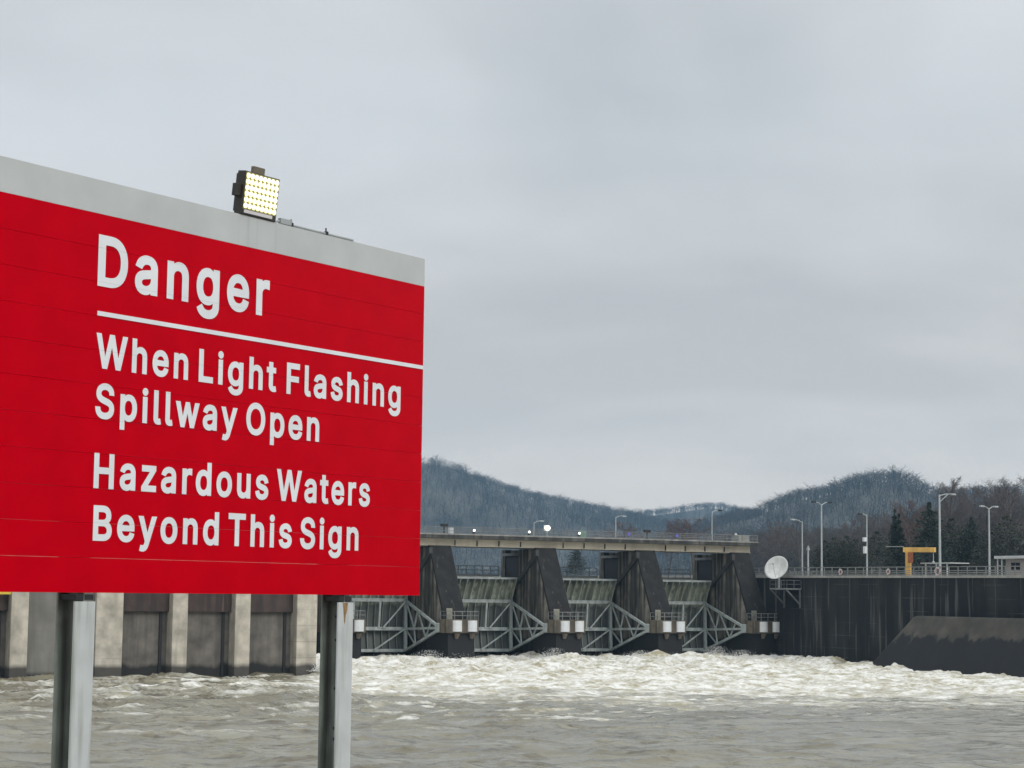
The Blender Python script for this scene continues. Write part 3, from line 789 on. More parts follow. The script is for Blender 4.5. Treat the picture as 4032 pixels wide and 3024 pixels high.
def board_strips(i0, i1, name, m):
    b = MB(); rr = random.Random(3)
    nx, nz = 40, 4
    for i in range(i0, i1):
        z0, z1 = i * PW + 0.0012, (i + 1) * PW - 0.0012
        tilt = rr.uniform(-0.004, 0.004); ph = rr.uniform(0, 6); am = rr.uniform(0.0004, 0.0010) * (2.0 if i in (4, 5, 6) else 1.0)
        vs, fs = [], []
        for a in range(nx + 1):
            x = BL + (BR - BL) * a / nx
            for c in range(nz + 1):
                f = c / nz; z = z0 + (z1 - z0) * f
                y = tilt * (z - (z0 + z1) / 2) + am * math.sin(x * 1.7 + ph) * (f - 0.5) + 0.5 * am * math.sin(x * 3.3 + 2 * ph) * (f - 0.3)
                vs.append((x, y, z))
        for a in range(nx):
            for c in range(nz):
                p = a * (nz + 1) + c; fs.append((p, p + nz + 1, p + nz + 2, p + 1))
        o = len(vs); bx = [(BL, 0.05, z0), (BR, 0.05, z0), (BR, 0.05, z1), (BL, 0.05, z1)]
        vs += bx
        fs.append((o, o + 3, o + 2, o + 1))
        e0, e1 = 0, nx * (nz + 1)
        fs.append(tuple([e0 + c for c in range(nz + 1)] + [o + 3, o])); fs.append(tuple([o + 1, o + 2] + [e1 + c for c in range(nz, -1, -1)]))
        fs.append(tuple([o, o + 1] + [a * (nz + 1) for a in range(nx, -1, -1)])); fs.append(tuple([a * (nz + 1) + nz for a in range(nx + 1)] + [o + 2, o + 3]))
        b.add(vs, fs)
    return b.build(name, m, sign, smooth=False)


board_strips(0, 11, 'red_panel', M['red'])
board_strips(11, 12, 'white_header_panel', M['signwhite'])
# the thin divider between panels' front faces shows as a dark gap: backing stringers behind the strips
bb = MB()
for zz in (0.5, 1.8, 3.1): bb.box((BL + 0.1, 0.052, zz - 0.05), (BR - 0.1, 0.075, zz + 0.05))
bb.build('stringers', M['galv'], sign)


GLYPHS = {   # sign lettering: advance and closed outlines in thousandths of an em
    'B': (456, [[60,0,60,509,241,509,261,508,280,506,298,502,314,497,329,491,342,483,354,474,364,464,373,454,381,442,387,429,392,416,395,403,397,389,398,374,398,361,396,350,394,339,391,329,387,320,382,312,376,304,370,298,364,291,356,286,349,281,341,277,332,273,324,269,315,267,315,262,325,261,334,259,344,255,354,251,363,245,372,239,381,231,389,223,396,214,402,203,408,192,412,179,415,166,417,152,418,136,417,121,415,107,411,93,407,79,400,67,392,55,383,44,372,34,359,26,344,18,328,11,311,6,291,3,270,1,247,0],[125,57,245,57,267,58,287,61,304,65,318,72,330,80,339,89,346,100,351,111,354,123,355,137,355,147,353,157,351,166,347,175,342,184,337,192,330,200,323,206,315,213,306,218,296,223,285,226,273,229,261,230,248,231,125,231],[125,285,238,285,249,286,259,287,269,289,279,292,288,296,297,301,304,306,311,312,318,319,323,326,328,334,331,343,334,352,335,362,336,372,335,385,332,397,328,409,321,419,313,429,302,437,290,443,275,448,259,451,240,452,125,452]]),
    'D': (502, [[219,0,96,0,96,57,215,57,239,58,261,61,282,66,301,72,318,81,333,91,347,103,360,117,370,132,379,149,386,168,392,187,396,209,398,231,399,255,398,279,396,302,392,323,386,342,379,361,370,377,360,392,348,406,335,418,320,428,303,437,285,443,265,448,244,451,221,452,93,452,93,509,225,509,254,507,281,504,307,498,331,489,353,478,373,465,391,450,407,432,421,413,433,391,444,367,451,342,457,315,460,286,462,255,460,224,457,195,451,168,443,142,433,119,421,97,406,77,390,60,371,44,351,31,328,20,303,11,277,5,249,1],[125,509,125,0,60,0,60,509]]),
    'F': (410, [[60,0,60,509,369,509,369,452,125,452,125,278,346,278,346,221,125,221,125,0]]),
    'H': (517, [[60,0,60,509,125,509,125,289,392,289,392,509,457,509,457,0,392,0,392,232,125,232,125,0]]),
    'L': (393, [[60,0,60,509,125,509,125,57,361,57,361,0]]),
    'O': (533, [[267,-7,241,-6,217,-2,194,5,171,13,150,25,131,39,113,55,97,73,82,93,70,115,59,140,51,166,45,193,41,223,40,254,41,285,45,315,51,343,59,369,70,393,82,415,97,436,113,454,131,470,150,484,171,495,194,504,217,510,241,514,267,516,293,514,317,510,340,504,363,495,384,484,403,470,421,454,437,436,451,415,464,393,474,369,482,343,488,315,492,285,493,254,492,223,488,193,482,166,474,140,464,115,451,93,437,73,421,55,403,39,384,25,363,13,340,5,317,-2,293,-6],[267,53,285,54,302,57,318,61,334,68,349,76,364,86,377,98,388,112,399,127,408,144,416,163,422,183,427,205,429,229,430,254,429,279,427,303,422,325,416,346,408,365,399,382,388,397,377,411,364,423,349,433,334,441,318,447,302,452,285,455,267,456,249,455,232,452,215,447,199,441,184,433,170,422,157,411,145,397,135,381,125,364,117,345,111,325,107,303,104,279,103,254,104,229,107,205,111,183,117,163,125,144,135,127,145,112,157,98,170,86,184,76,199,68,215,61,232,57,249,54]]),
    'S': (447, [[224,-9,202,-8,182,-6,162,-2,144,3,128,9,112,17,98,26,85,36,74,48,64,60,56,74,49,88,44,103,40,120,38,137,104,137,106,125,109,115,112,105,117,96,123,88,130,80,138,74,147,68,156,63,166,59,177,55,188,53,200,51,212,50,224,49,237,50,250,51,263,53,275,56,286,60,296,65,306,71,315,77,323,84,329,92,335,100,340,109,343,119,345,129,346,139,345,149,343,157,341,165,337,172,332,179,326,185,320,190,313,195,305,200,296,205,245,222,184,239,160,247,138,256,118,266,101,277,86,289,74,303,64,318,57,335,53,353,52,372,53,389,56,405,60,420,67,434,75,448,85,460,96,471,109,481,122,490,138,498,154,504,171,509,189,513,208,515,227,516,247,515,266,513,283,509,300,504,316,498,331,490,344,481,357,471,367,461,377,449,385,436,392,422,396,408,399,393,401,378,337,378,335,393,330,406,323,418,313,428,302,437,289,445,275,451,259,455,243,458,225,459,212,458,200,457,188,455,178,452,167,448,158,443,149,438,141,432,135,425,129,418,124,411,120,402,117,394,116,385,115,376,116,366,118,356,121,348,125,340,131,334,138,327,145,322,152,317,161,312,169,308,212,293,264,279,312,264,321,259,331,255,341,249,350,244,359,238,367,231,375,224,382,215,389,207,395,198,399,187,403,177,406,165,408,152,408,139,407,122,405,107,400,92,394,77,386,64,377,51,366,39,353,28,339,19,323,11,306,4,288,-2,268,-6,246,-8]]),
    'T': (449, [[32,452,32,509,417,509,417,452,257,452,257,0,193,0,193,452]]),
    'W': (686, [[155,0,16,509,82,509,163,196,175,145,187,94,197,40,189,40,200,94,211,145,224,196,306,509,380,509,462,196,474,145,486,94,497,40,488,40,499,94,510,145,523,196,603,509,670,509,530,0,455,0,368,323,351,391,336,475,350,475,335,395,318,323,230,0]]),
    'a': (389, [[160,-9,146,-8,132,-6,119,-4,106,0,94,5,83,11,73,18,63,26,55,35,48,45,41,55,37,67,33,80,31,93,30,108,31,120,32,132,35,143,39,152,43,161,49,169,55,176,62,182,69,188,78,193,86,198,95,202,105,205,115,208,125,211,178,220,234,227,265,235,276,255,276,257,275,266,274,274,272,282,270,290,267,297,263,303,258,309,253,314,247,318,240,322,232,325,224,328,215,329,206,330,196,331,185,330,175,329,166,328,157,325,149,322,118,301,100,274,41,291,47,304,53,317,61,328,69,337,79,346,88,354,99,360,110,366,121,371,133,375,145,379,157,381,169,383,182,384,194,384,239,379,249,377,258,374,268,370,277,366,286,360,294,354,302,347,310,339,316,330,322,320,327,309,331,297,334,283,336,268,337,251,337,0,277,0,277,52,272,52,252,25,246,19,239,14,232,9,224,5,215,1,206,-2,195,-5,184,-7,172,-8],[170,45,184,46,196,48,207,50,218,54,228,59,237,64,245,71,252,78,258,85,263,93,268,102,271,111,274,119,275,129,276,138,276,190,259,182,231,176,200,171,175,168,134,159,127,156,120,152,114,148,108,144,103,139,99,134,96,128,94,121,92,113,92,105,92,97,93,90,95,84,98,78,102,72,106,67,111,63,117,59,123,55,130,52,137,50,145,48,153,47,161,46]]),
    'd': (424, [[195,-8,177,-7,159,-4,142,1,126,7,111,16,98,27,85,39,74,52,63,68,55,84,47,103,42,122,37,143,35,165,34,189,35,212,37,234,42,255,47,274,55,293,64,309,74,325,85,338,98,350,112,361,127,369,143,376,159,381,177,383,196,384,209,384,222,383,233,380,244,377,253,373,261,368,269,363,276,357,282,352,287,346,306,319,311,319,311,509,372,509,372,0,313,0,313,59,307,59,287,31,281,25,275,19,268,14,261,9,252,4,243,-1,233,-4,221,-6,209,-8],[205,47,218,47,230,50,242,53,253,58,263,65,272,73,280,82,288,92,294,103,299,115,304,128,307,142,310,157,311,173,312,189,311,206,310,221,307,236,304,250,300,263,294,275,288,286,281,296,273,304,263,312,253,318,242,323,231,327,218,329,205,330,191,329,178,327,166,323,155,318,145,311,135,303,127,294,120,284,114,273,108,261,104,248,101,234,98,220,97,205,96,189,97,174,98,158,101,144,104,130,109,117,114,104,120,93,128,83,136,74,145,66,155,59,166,54,178,50,191,48]]),
    'e': (404, [[212,-8,191,-7,170,-4,151,1,133,8,117,16,102,27,88,39,76,53,65,68,56,85,48,103,42,122,38,143,35,164,34,187,35,210,38,231,42,252,48,271,55,290,64,307,75,322,87,336,100,349,115,359,131,368,148,375,166,380,185,383,205,384,218,384,230,383,242,381,254,378,266,374,277,369,289,364,299,357,309,349,319,341,328,331,337,321,344,309,351,296,357,282,362,267,366,250,369,233,371,214,371,194,371,169,75,169,75,221,338,221,310,202,309,217,308,231,305,244,302,257,298,269,292,280,286,290,279,299,271,307,263,314,253,320,242,324,231,328,218,329,205,330,192,329,179,327,167,324,156,319,146,313,137,306,129,298,121,290,115,280,109,270,104,259,101,247,98,235,96,223,96,211,96,178,97,161,98,146,101,132,105,118,110,106,117,95,124,85,132,76,141,68,151,61,162,56,173,52,186,49,199,47,212,46,221,46,230,47,238,48,246,50,254,53,261,56,268,59,274,63,280,68,285,73,290,78,295,84,299,91,303,98,306,105,365,91,361,79,356,68,350,58,343,48,335,39,326,31,316,23,306,16,295,10,283,4,270,0,256,-4,242,-6,227,-8]]),
    'g': (425, [[207,-151,191,-150,175,-149,160,-147,147,-144,134,-140,122,-135,111,-130,100,-124,91,-117,82,-110,74,-103,67,-95,61,-86,55,-78,51,-69,101,-41,122,-66,127,-71,133,-76,139,-80,146,-84,154,-88,163,-92,173,-94,183,-96,195,-97,207,-97,225,-96,241,-94,256,-89,270,-83,282,-75,293,-65,301,-53,307,-40,310,-24,311,-6,311,68,306,68,287,41,281,36,275,30,268,25,261,20,252,16,243,12,233,9,221,7,209,5,195,5,177,6,160,8,143,13,128,19,113,27,99,36,86,47,74,60,64,74,55,90,48,108,42,126,38,147,35,168,34,191,35,214,37,236,42,256,47,275,55,293,64,310,74,325,86,338,98,350,112,361,127,369,143,376,160,381,178,383,196,384,210,384,222,383,234,380,244,377,253,373,262,368,270,363,277,358,283,352,288,346,308,319,313,319,313,379,372,379,372,-9,372,-28,369,-46,364,-62,358,-77,350,-90,341,-102,330,-112,318,-121,305,-129,291,-136,275,-141,259,-145,242,-148,225,-150],[205,59,218,60,231,62,243,65,254,69,264,75,273,82,281,90,288,99,294,110,300,121,304,133,308,147,310,161,312,176,312,193,312,208,310,223,308,238,305,251,300,264,295,276,288,286,281,296,273,305,264,312,254,319,243,323,231,327,218,329,205,330,191,329,178,327,166,323,155,318,145,312,136,304,128,295,120,285,114,274,109,262,104,250,101,236,98,222,97,208,96,193,97,177,98,162,101,148,104,135,109,123,114,111,121,101,128,91,136,83,145,76,156,70,167,65,178,62,191,60]]),
    'h': (410, [[114,227,114,0,53,0,53,509,114,509,114,287,102,287,110,307,119,324,129,339,140,352,152,362,165,370,180,376,195,381,211,384,227,384,242,384,257,382,270,379,283,374,295,369,306,362,316,353,326,344,334,333,341,321,347,307,351,293,354,276,356,259,357,240,357,0,296,0,296,235,295,252,292,268,288,281,281,294,273,304,263,313,252,320,239,325,225,328,210,329,199,329,189,327,179,325,170,322,161,317,152,312,145,306,138,299,132,291,126,283,122,273,118,263,116,252,114,240]]),
    'i': (167, [[53,0,53,379,114,379,114,0],[84,443,77,443,71,445,65,447,59,450,54,455,49,460,46,465,43,471,42,477,41,483,42,490,43,496,46,502,49,507,54,512,59,516,65,519,71,522,77,523,84,524,91,523,97,522,103,519,109,516,114,512,118,507,122,502,124,496,126,490,126,483,126,477,124,471,122,465,118,460,114,455,109,450,103,447,97,445,91,443]]),
    'l': (189, [[139,-2,123,-1,108,1,95,6,83,12,74,20,66,30,60,41,56,54,53,68,53,84,53,509,114,509,114,99,114,89,115,80,116,73,118,67,120,62,123,59,127,56,133,54,139,52,146,52,160,53,170,54,181,3,162,-1]]),
    'n': (410, [[114,227,114,0,53,0,53,379,112,379,112,287,102,287,110,307,119,324,129,339,140,352,152,362,165,370,180,376,195,381,211,384,227,384,242,384,257,382,270,379,283,374,295,369,306,362,316,353,325,344,333,333,341,321,347,307,351,293,354,276,356,259,357,240,357,0,296,0,296,235,295,252,292,268,288,281,281,294,273,304,263,313,252,320,239,325,225,328,210,329,199,329,189,327,179,325,170,322,161,317,152,312,145,306,138,299,132,291,126,283,122,273,118,263,116,252,114,240]]),
    'o': (415, [[207,-8,187,-7,168,-4,150,1,133,8,117,16,102,27,88,39,76,53,65,68,56,85,48,103,42,123,38,143,35,165,34,187,35,211,38,233,42,253,48,273,56,291,65,308,76,323,88,337,102,349,117,360,133,369,150,376,168,380,187,383,207,384,228,383,247,380,265,376,282,369,299,360,314,349,327,337,339,323,350,308,359,291,367,273,373,253,378,233,380,211,381,187,380,165,378,143,373,123,367,103,359,85,350,68,339,53,327,39,314,27,299,16,282,8,265,1,247,-4,228,-7],[207,46,222,47,236,50,248,53,260,59,270,66,280,74,288,83,295,94,302,105,307,117,311,131,315,144,317,158,319,173,319,187,319,202,317,217,315,231,311,245,307,258,302,271,295,282,288,292,280,302,270,310,260,317,248,323,236,327,222,329,207,330,193,329,179,327,167,323,155,317,145,310,136,302,127,292,120,282,114,271,108,258,104,245,101,231,98,217,97,203,96,187,97,173,98,158,101,144,104,131,108,117,114,105,120,94,127,83,136,74,145,66,155,59,167,53,179,50,193,47]]),
    'p': (424, [[53,-143,53,379,112,379,112,319,118,319,137,346,143,352,149,357,155,363,163,368,171,373,181,377,191,380,203,383,215,384,229,384,248,383,265,381,282,376,298,369,313,361,327,350,339,338,351,325,361,309,370,293,377,274,383,255,387,234,389,212,390,189,389,165,387,143,383,122,377,103,370,84,361,68,351,52,340,39,327,27,313,16,298,7,282,1,266,-4,248,-7,229,-8,216,-8,204,-6,192,-4,182,-1,173,4,164,9,156,14,150,19,143,25,138,31,118,59,114,59,114,-143],[220,47,234,48,247,50,258,54,269,59,279,66,289,74,297,83,304,93,310,104,316,117,320,130,324,144,326,158,328,174,328,189,328,205,326,220,324,234,320,248,316,261,311,273,304,284,297,294,289,303,280,311,270,318,259,323,247,327,234,329,220,330,207,329,194,327,182,323,171,318,161,312,152,304,144,296,137,286,130,275,125,263,121,250,117,236,115,221,113,206,113,189,113,173,115,157,117,142,121,128,125,115,131,103,137,92,144,82,152,73,162,65,172,58,183,53,194,50,207,47]]),
    'r': (259, [[53,0,53,379,112,379,112,321,115,321,120,332,126,342,134,351,142,360,152,367,163,374,175,378,187,382,200,384,213,385,229,384,243,384,243,322,230,324,207,326,196,325,186,324,177,322,168,319,159,315,151,310,144,304,137,298,131,291,126,284,121,275,118,267,116,257,114,247,114,237,114,0]]),
    's': (365, [[182,-8,167,-8,152,-6,138,-4,125,-1,112,3,100,9,89,15,79,21,70,29,62,38,54,47,48,58,43,69,39,81,36,94,94,107,98,95,102,84,108,75,116,67,124,60,134,55,144,51,156,48,168,46,181,45,196,46,210,48,223,51,234,56,244,62,253,69,260,77,264,85,267,94,268,103,267,110,266,118,263,124,259,130,254,136,248,141,241,145,232,149,223,152,212,155,149,170,130,175,112,182,97,190,83,198,72,208,63,219,56,231,51,244,48,258,47,274,48,287,50,299,53,310,58,321,65,332,73,341,82,350,92,357,103,364,115,370,128,375,142,379,156,382,171,384,187,384,202,384,216,383,230,380,242,377,254,372,265,367,274,361,283,355,292,347,299,339,305,330,311,321,316,311,320,301,324,290,268,277,265,286,261,294,256,301,250,309,243,316,234,322,225,326,214,330,201,332,187,333,174,332,162,330,151,327,140,322,131,317,123,310,117,303,112,295,109,286,109,277,109,269,111,262,114,255,118,249,124,243,131,238,139,234,149,230,159,226,172,223,229,209,249,204,267,197,282,190,295,181,306,171,315,161,322,149,327,136,330,122,331,107,330,93,328,81,324,69,319,58,312,47,304,37,295,28,284,20,273,13,260,6,246,1,231,-3,216,-6,199,-8]]),
    't': (227, [[204,379,204,327,6,327,6,379],[65,471,126,471,126,98,126,88,128,80,130,73,132,66,136,61,141,57,146,54,153,52,161,50,170,50,185,51,202,54,213,2,192,-3,168,-4,150,-3,133,0,117,5,104,12,92,21,82,32,75,45,69,59,66,75,65,93]]),
    'u': (410, [[182,-5,167,-4,153,-3,140,1,127,5,115,11,104,18,94,26,84,36,76,47,69,59,63,72,59,87,55,103,53,120,53,139,53,379,114,379,114,144,115,127,117,112,122,98,129,86,137,75,147,66,158,59,171,54,185,51,200,50,211,51,221,52,231,54,240,58,249,62,257,67,265,73,272,80,278,88,283,97,288,106,291,117,294,128,296,140,296,153,296,379,357,379,357,0,298,0,298,92,307,92,300,72,291,54,281,39,269,27,257,17,244,9,230,3,215,-2,199,-4]]),
    'w': (567, [[138,0,23,379,87,379,133,214,154,137,175,41,165,41,186,135,206,214,252,379,316,379,362,214,382,136,402,41,391,41,413,135,434,214,480,379,545,379,429,0,368,0,319,172,305,225,291,280,277,338,291,338,277,280,263,225,248,172,199,0]]),
    'y': (389, [[47,-139,61,-86,71,-87,104,-89,110,-88,115,-85,120,-82,125,-79,130,-74,135,-68,139,-62,143,-54,147,-45,151,-36,163,-1,17,379,84,379,165,155,187,87,206,21,184,21,202,87,224,155,305,379,371,379,204,-58,199,-70,194,-80,189,-90,183,-99,177,-107,170,-114,163,-121,155,-127,148,-132,139,-136,131,-139,121,-142,112,-144,102,-145,91,-145,65,-143]]),
    'z': (380, [[42,0,42,46,254,320,254,323,48,323,48,379,333,379,333,331,126,60,126,56,339,56,339,0]]),
}

OFF, TRACK = 0.0235, 0.09


def area(p):
    x, y = p[:, 0], p[:, 1]; return 0.5 * float(np.sum(x * np.roll(y, -1) - y * np.roll(x, -1)))


def embolden(p, outer):                # move every edge of an outline outwards by OFF (mitred)
    q = [p[0]]
    for a in p[1:]:
        if np.linalg.norm(a - q[-1]) > 0.002: q.append(a)
    if np.linalg.norm(q[0] - q[-1]) < 0.002: q.pop()
    q = np.array(q)
    e0 = q - np.roll(q, 1, 0); e1 = np.roll(q, -1, 0) - q
    n0 = np.stack([e0[:, 1], -e0[:, 0]], 1) * outer; n1 = np.stack([e1[:, 1], -e1[:, 0]], 1) * outer
    n0 /= np.linalg.norm(n0, axis=1, keepdims=True); n1 /= np.linalg.norm(n1, axis=1, keepdims=True)
    m_ = n0 + n1
    k = np.maximum((m_ ** 2).sum(1, keepdims=True) / 2, 0.30)
    return q + m_ / k * OFF


def word(body, x0, x1, base, cap):
    V, T_, pen = [], [], 0.0
    for ch in body:
        adv, outlines = GLYPHS[ch]
        big_ = max(outlines, key=lambda q: abs(area(np.array(q, float).reshape(-1, 2))))
        outer = math.copysign(1, area(np.array(big_, float).reshape(-1, 2)))
        loops = [embolden(np.array(ol, float).reshape(-1, 2) / 1000, outer) for ol in outlines]
        pts, edges = [], []
        for lp_ in loops:
            o = len(pts); pts += [Vector(p) for p in lp_]; edges += [(o + i, o + (i + 1) % len(lp_)) for i in range(len(lp_))]
        vs, _, fs, *_r2 = delaunay_2d_cdt(pts, edges, [], 0, 1e-5)
        vs = np.array([tuple(v) for v in vs])
        for f in fs:                              # keep the triangles inside the letter (non-zero winding)
            c = vs[list(f)].mean(0); wn = 0
            for lp_ in loops:
                p, q = lp_, np.roll(lp_, -1, 0)
                left = (q[:, 0] - p[:, 0]) * (c[1] - p[:, 1]) - (c[0] - p[:, 0]) * (q[:, 1] - p[:, 1])
                wn += int(np.sum((p[:, 1] <= c[1]) & (q[:, 1] > c[1]) & (left > 0)) - np.sum((p[:, 1] > c[1]) & (q[:, 1] <= c[1]) & (left < 0)))
            if wn: T_.append(tuple(i + len(V) for i in f))
        V += [(v[0] + pen, v[1]) for v in vs]
        pen += adv / 1000 + TRACK
    co = np.array(V)
    used = sorted({i for f in T_ for i in f}); mp_ = {k: i for i, k in enumerate(used)}; co = co[used]
    fs = []
    for f in T_:
        f = [mp_[i] for i in f]; a_, b_, c_ = co[f[0]], co[f[1]], co[f[2]]
        fs.append(tuple(f) if np.cross(b_ - a_, c_ - a_) > 0 else tuple(f[::-1]))
    sx = (x1 - x0) / (co[:, 0].max() - co[:, 0].min()); sz = cap / (0.509 + 2 * OFF)
    return [(x0 + (c[0] - co[:, 0].min()) * sx, -0.0065, base + (c[1] + OFF) * sz) for c in co], fs


LINES = [  # (words with left and right ends), baseline, cap height
    ([("Danger", -4.955, -2.605)], 2.708, 0.462),
    ([("When", -4.945, -3.746), ("Light", -3.599, -2.469), ("Flashing", -2.312, -0.411)], 1.978, 0.312),
    ([("Spillway", -4.932, -3.034), ("Open", -2.905, -1.781)], 1.534, 0.312),
    ([("Hazardous", -4.922, -2.551), ("Waters", -2.428, -0.917)], 0.915, 0.312),
    ([("Beyond", -4.91, -3.258), ("This", -3.123, -2.176), ("Sign", -2.048, -1.097)], 0.455, 0.312),
]
for li, (ws, base, cap) in enumerate(LINES):
    for tx_, x0, x1 in ws:
        vs, fs = word(tx_, x0, x1, base, cap); MB().add(vs, fs).build('lettering', M['letter'], sign)
MB().box((-4.942, -0.0065, 2.444), (-0.004, -0.0045, 2.485)).build('dividing_line', M['letter'], sign)




M['post_rust'] = mat('rust_runs', (0.33, 0.20, 0.09), 0.8, 0.4, 14)


def add_post(xc, rust=False):
    fw, th, dp = 0.245, 0.018, 0.225
    f = MB()
    f.box((xc - fw / 2, 0.0, -2.6), (xc + fw / 2, th, -0.075))
    po = f.build('post', M['post'], sign)
    wbm = MB()
    wbm.box((xc - 0.007, th, -2.6), (xc + 0.007, dp - th, -0.001)).box((xc - 0.007, 0.055, -0.001), (xc + 0.007, dp - th, 3.55))
    wbm.box((xc - fw / 2, dp - th, -2.6), (xc + fw / 2, dp, 3.55)).box((xc - fw / 2, 0.077, 0.0), (xc + fw / 2, 0.09, 3.55))
    wbm.build('web_and_rear_flange', M['post_web'], po)
    for z in (-0.22, -0.46, -0.95, -1.35, -1.46): MB().tube([(xc - 0.007, 0.11, z), (xc - 0.018, 0.11, z)], 0.014, 8).build('bolt', M['dark'], po)
    if rust:
        MB().add([(xc - 0.055, -0.0012, -0.079), (xc + 0.03, -0.0012, -0.079), (xc + 0.022, -0.0012, -0.16), (xc + 0.002, -0.0012, -0.205), (xc - 0.012, -0.0012, -0.30), (xc - 0.026, -0.0012, -0.27), (xc - 0.04, -0.0012, -0.15)], [(0, 6, 5, 4, 3, 2, 1)]).build('rust_stain', M['post_rust'], po)
    cl = MB().box((xc - 0.10, 0.012, -0.062), (xc - 0.008, 0.2, -0.014)).box((xc + 0.008, 0.012, -0.062), (xc + 0.11, 0.2, -0.014))
    cl.build('clamp', M['dark'], po)
    return po


add_post(-4.967)
add_post(-1.277, True)

# floodlight standing on the board
FL = thing('floodlight', 'lit square floodlight with rows of round lenses on top of the danger sign', 'floodlight')
FL.matrix_world = Matrix.Translation(SIGN_P) @ Matrix.Rotation(SIGN_RZ, 4, 'Z') @ Matrix.Translation((-2.81, 0.03, 3.665)) @ Matrix.Rotation(math.radians(6), 4, 'X')
M['lamp_body'] = mat('lamp_black', (0.035, 0.033, 0.028), 0.5, 0.3, 6)
M['lens'] = emit('lit_lens', (1.0, 0.94, 0.55), 1.2)
M['lamp_face'] = mat('lamp_reflector', (0.40, 0.37, 0.12), 0.3, 0.1, 5)
M['strip'] = mat('lamp_label_strip', (0.75, 0.72, 0.74), 0.5, 0.05, 5)
h_ = MB().box((-0.26, -0.045, 0.0), (0.26, 0.05, 0.425))
for k in range(9): h_.box((-0.25 + k * 0.062, 0.05, 0.03), (-0.24 + k * 0.062, 0.075, 0.40))
h_.build('housing', M['lamp_body'], FL, bevel=0.006)
MB().box((-0.245, -0.050, 0.055), (0.245, -0.0452, 0.415)).build('lamp_face', M['lamp_face'], FL)
MB().box((-0.10, -0.015, 0.427), (0.06, 0.03, 0.495)).build('sensor_box', mat('bronze_box', (0.16, 0.14, 0.10), 0.6, 0.2, 5), FL, bevel=0.004)
MB().box((-0.33, -0.02, 0.17), (-0.262, 0.04, 0.29)).build('side_bracket', M['lamp_body'], FL, bevel=0.004)
MB().box((-0.225, -0.052, 0.018), (0.195, -0.0455, 0.05)).build('label_strip', M['strip'], FL)
for r_ in range(6):
    for c_ in range(8):
        MB().ball((-0.215 + c_ * 0.0613, -0.052, 0.088 + r_ * 0.0585), 0.0268, 14, 7, 1, 0.55, 1).build('lens', M['lens'], FL, smooth=True)

cd = thing('conduit', 'thin grey conduit pipe clipped along the top edge of the danger sign', 'conduit', SIGN_P, SIGN_RZ)
MB().tube([(-2.26, 0.02, 3.677), (-1.26, 0.02, 3.677)], 0.013, 8).build('pipe', M['galv'], cd)
MB().box((-2.45, 0.0, 3.665), (-2.27, 0.04, 3.722)).tube([(-2.54, 0.02, 3.67), (-2.45, 0.02, 3.69)], 0.012, 8).build('junction_box', M['galv'], cd, bevel=0.004)
for x in (-2.27, -1.71): MB().box((x - 0.012, -0.004, 3.662), (x + 0.012, 0.045, 3.698)).tube([(x, 0.02, 3.698), (x, 0.02, 3.735)], 0.008, 6).build('clip', M['dark'], cd)

# ================================================================== DAM
PITCH_B = 14.6
ARM = [PITCH_B * i for i in range(-2, 4)]


def railing(b, p0, p1, h=1.0, step=1.5, rails=(0.5, 1.0), r=0.03, bars=0.0):
    p0, p1 = Vector(p0), Vector(p1); n = max(1, round((p1 - p0).length / step))
    for i in range(n + 1):
        q = p0.lerp(p1, i / n); b.bar(q, q + Vector((0, 0, h)), r * 2)
    for z in rails: b.bar(p0 + Vector((0, 0, z * h)), p1 + Vector((0, 0, z * h)), r * 2)
    if bars:
        n = round((p1 - p0).length / bars)
        for i in range(n): q = p0.lerp(p1, (i + 0.5) / n); b.bar(q + Vector((0, 0, 0.08)), q + Vector((0, 0, h)), 0.022)


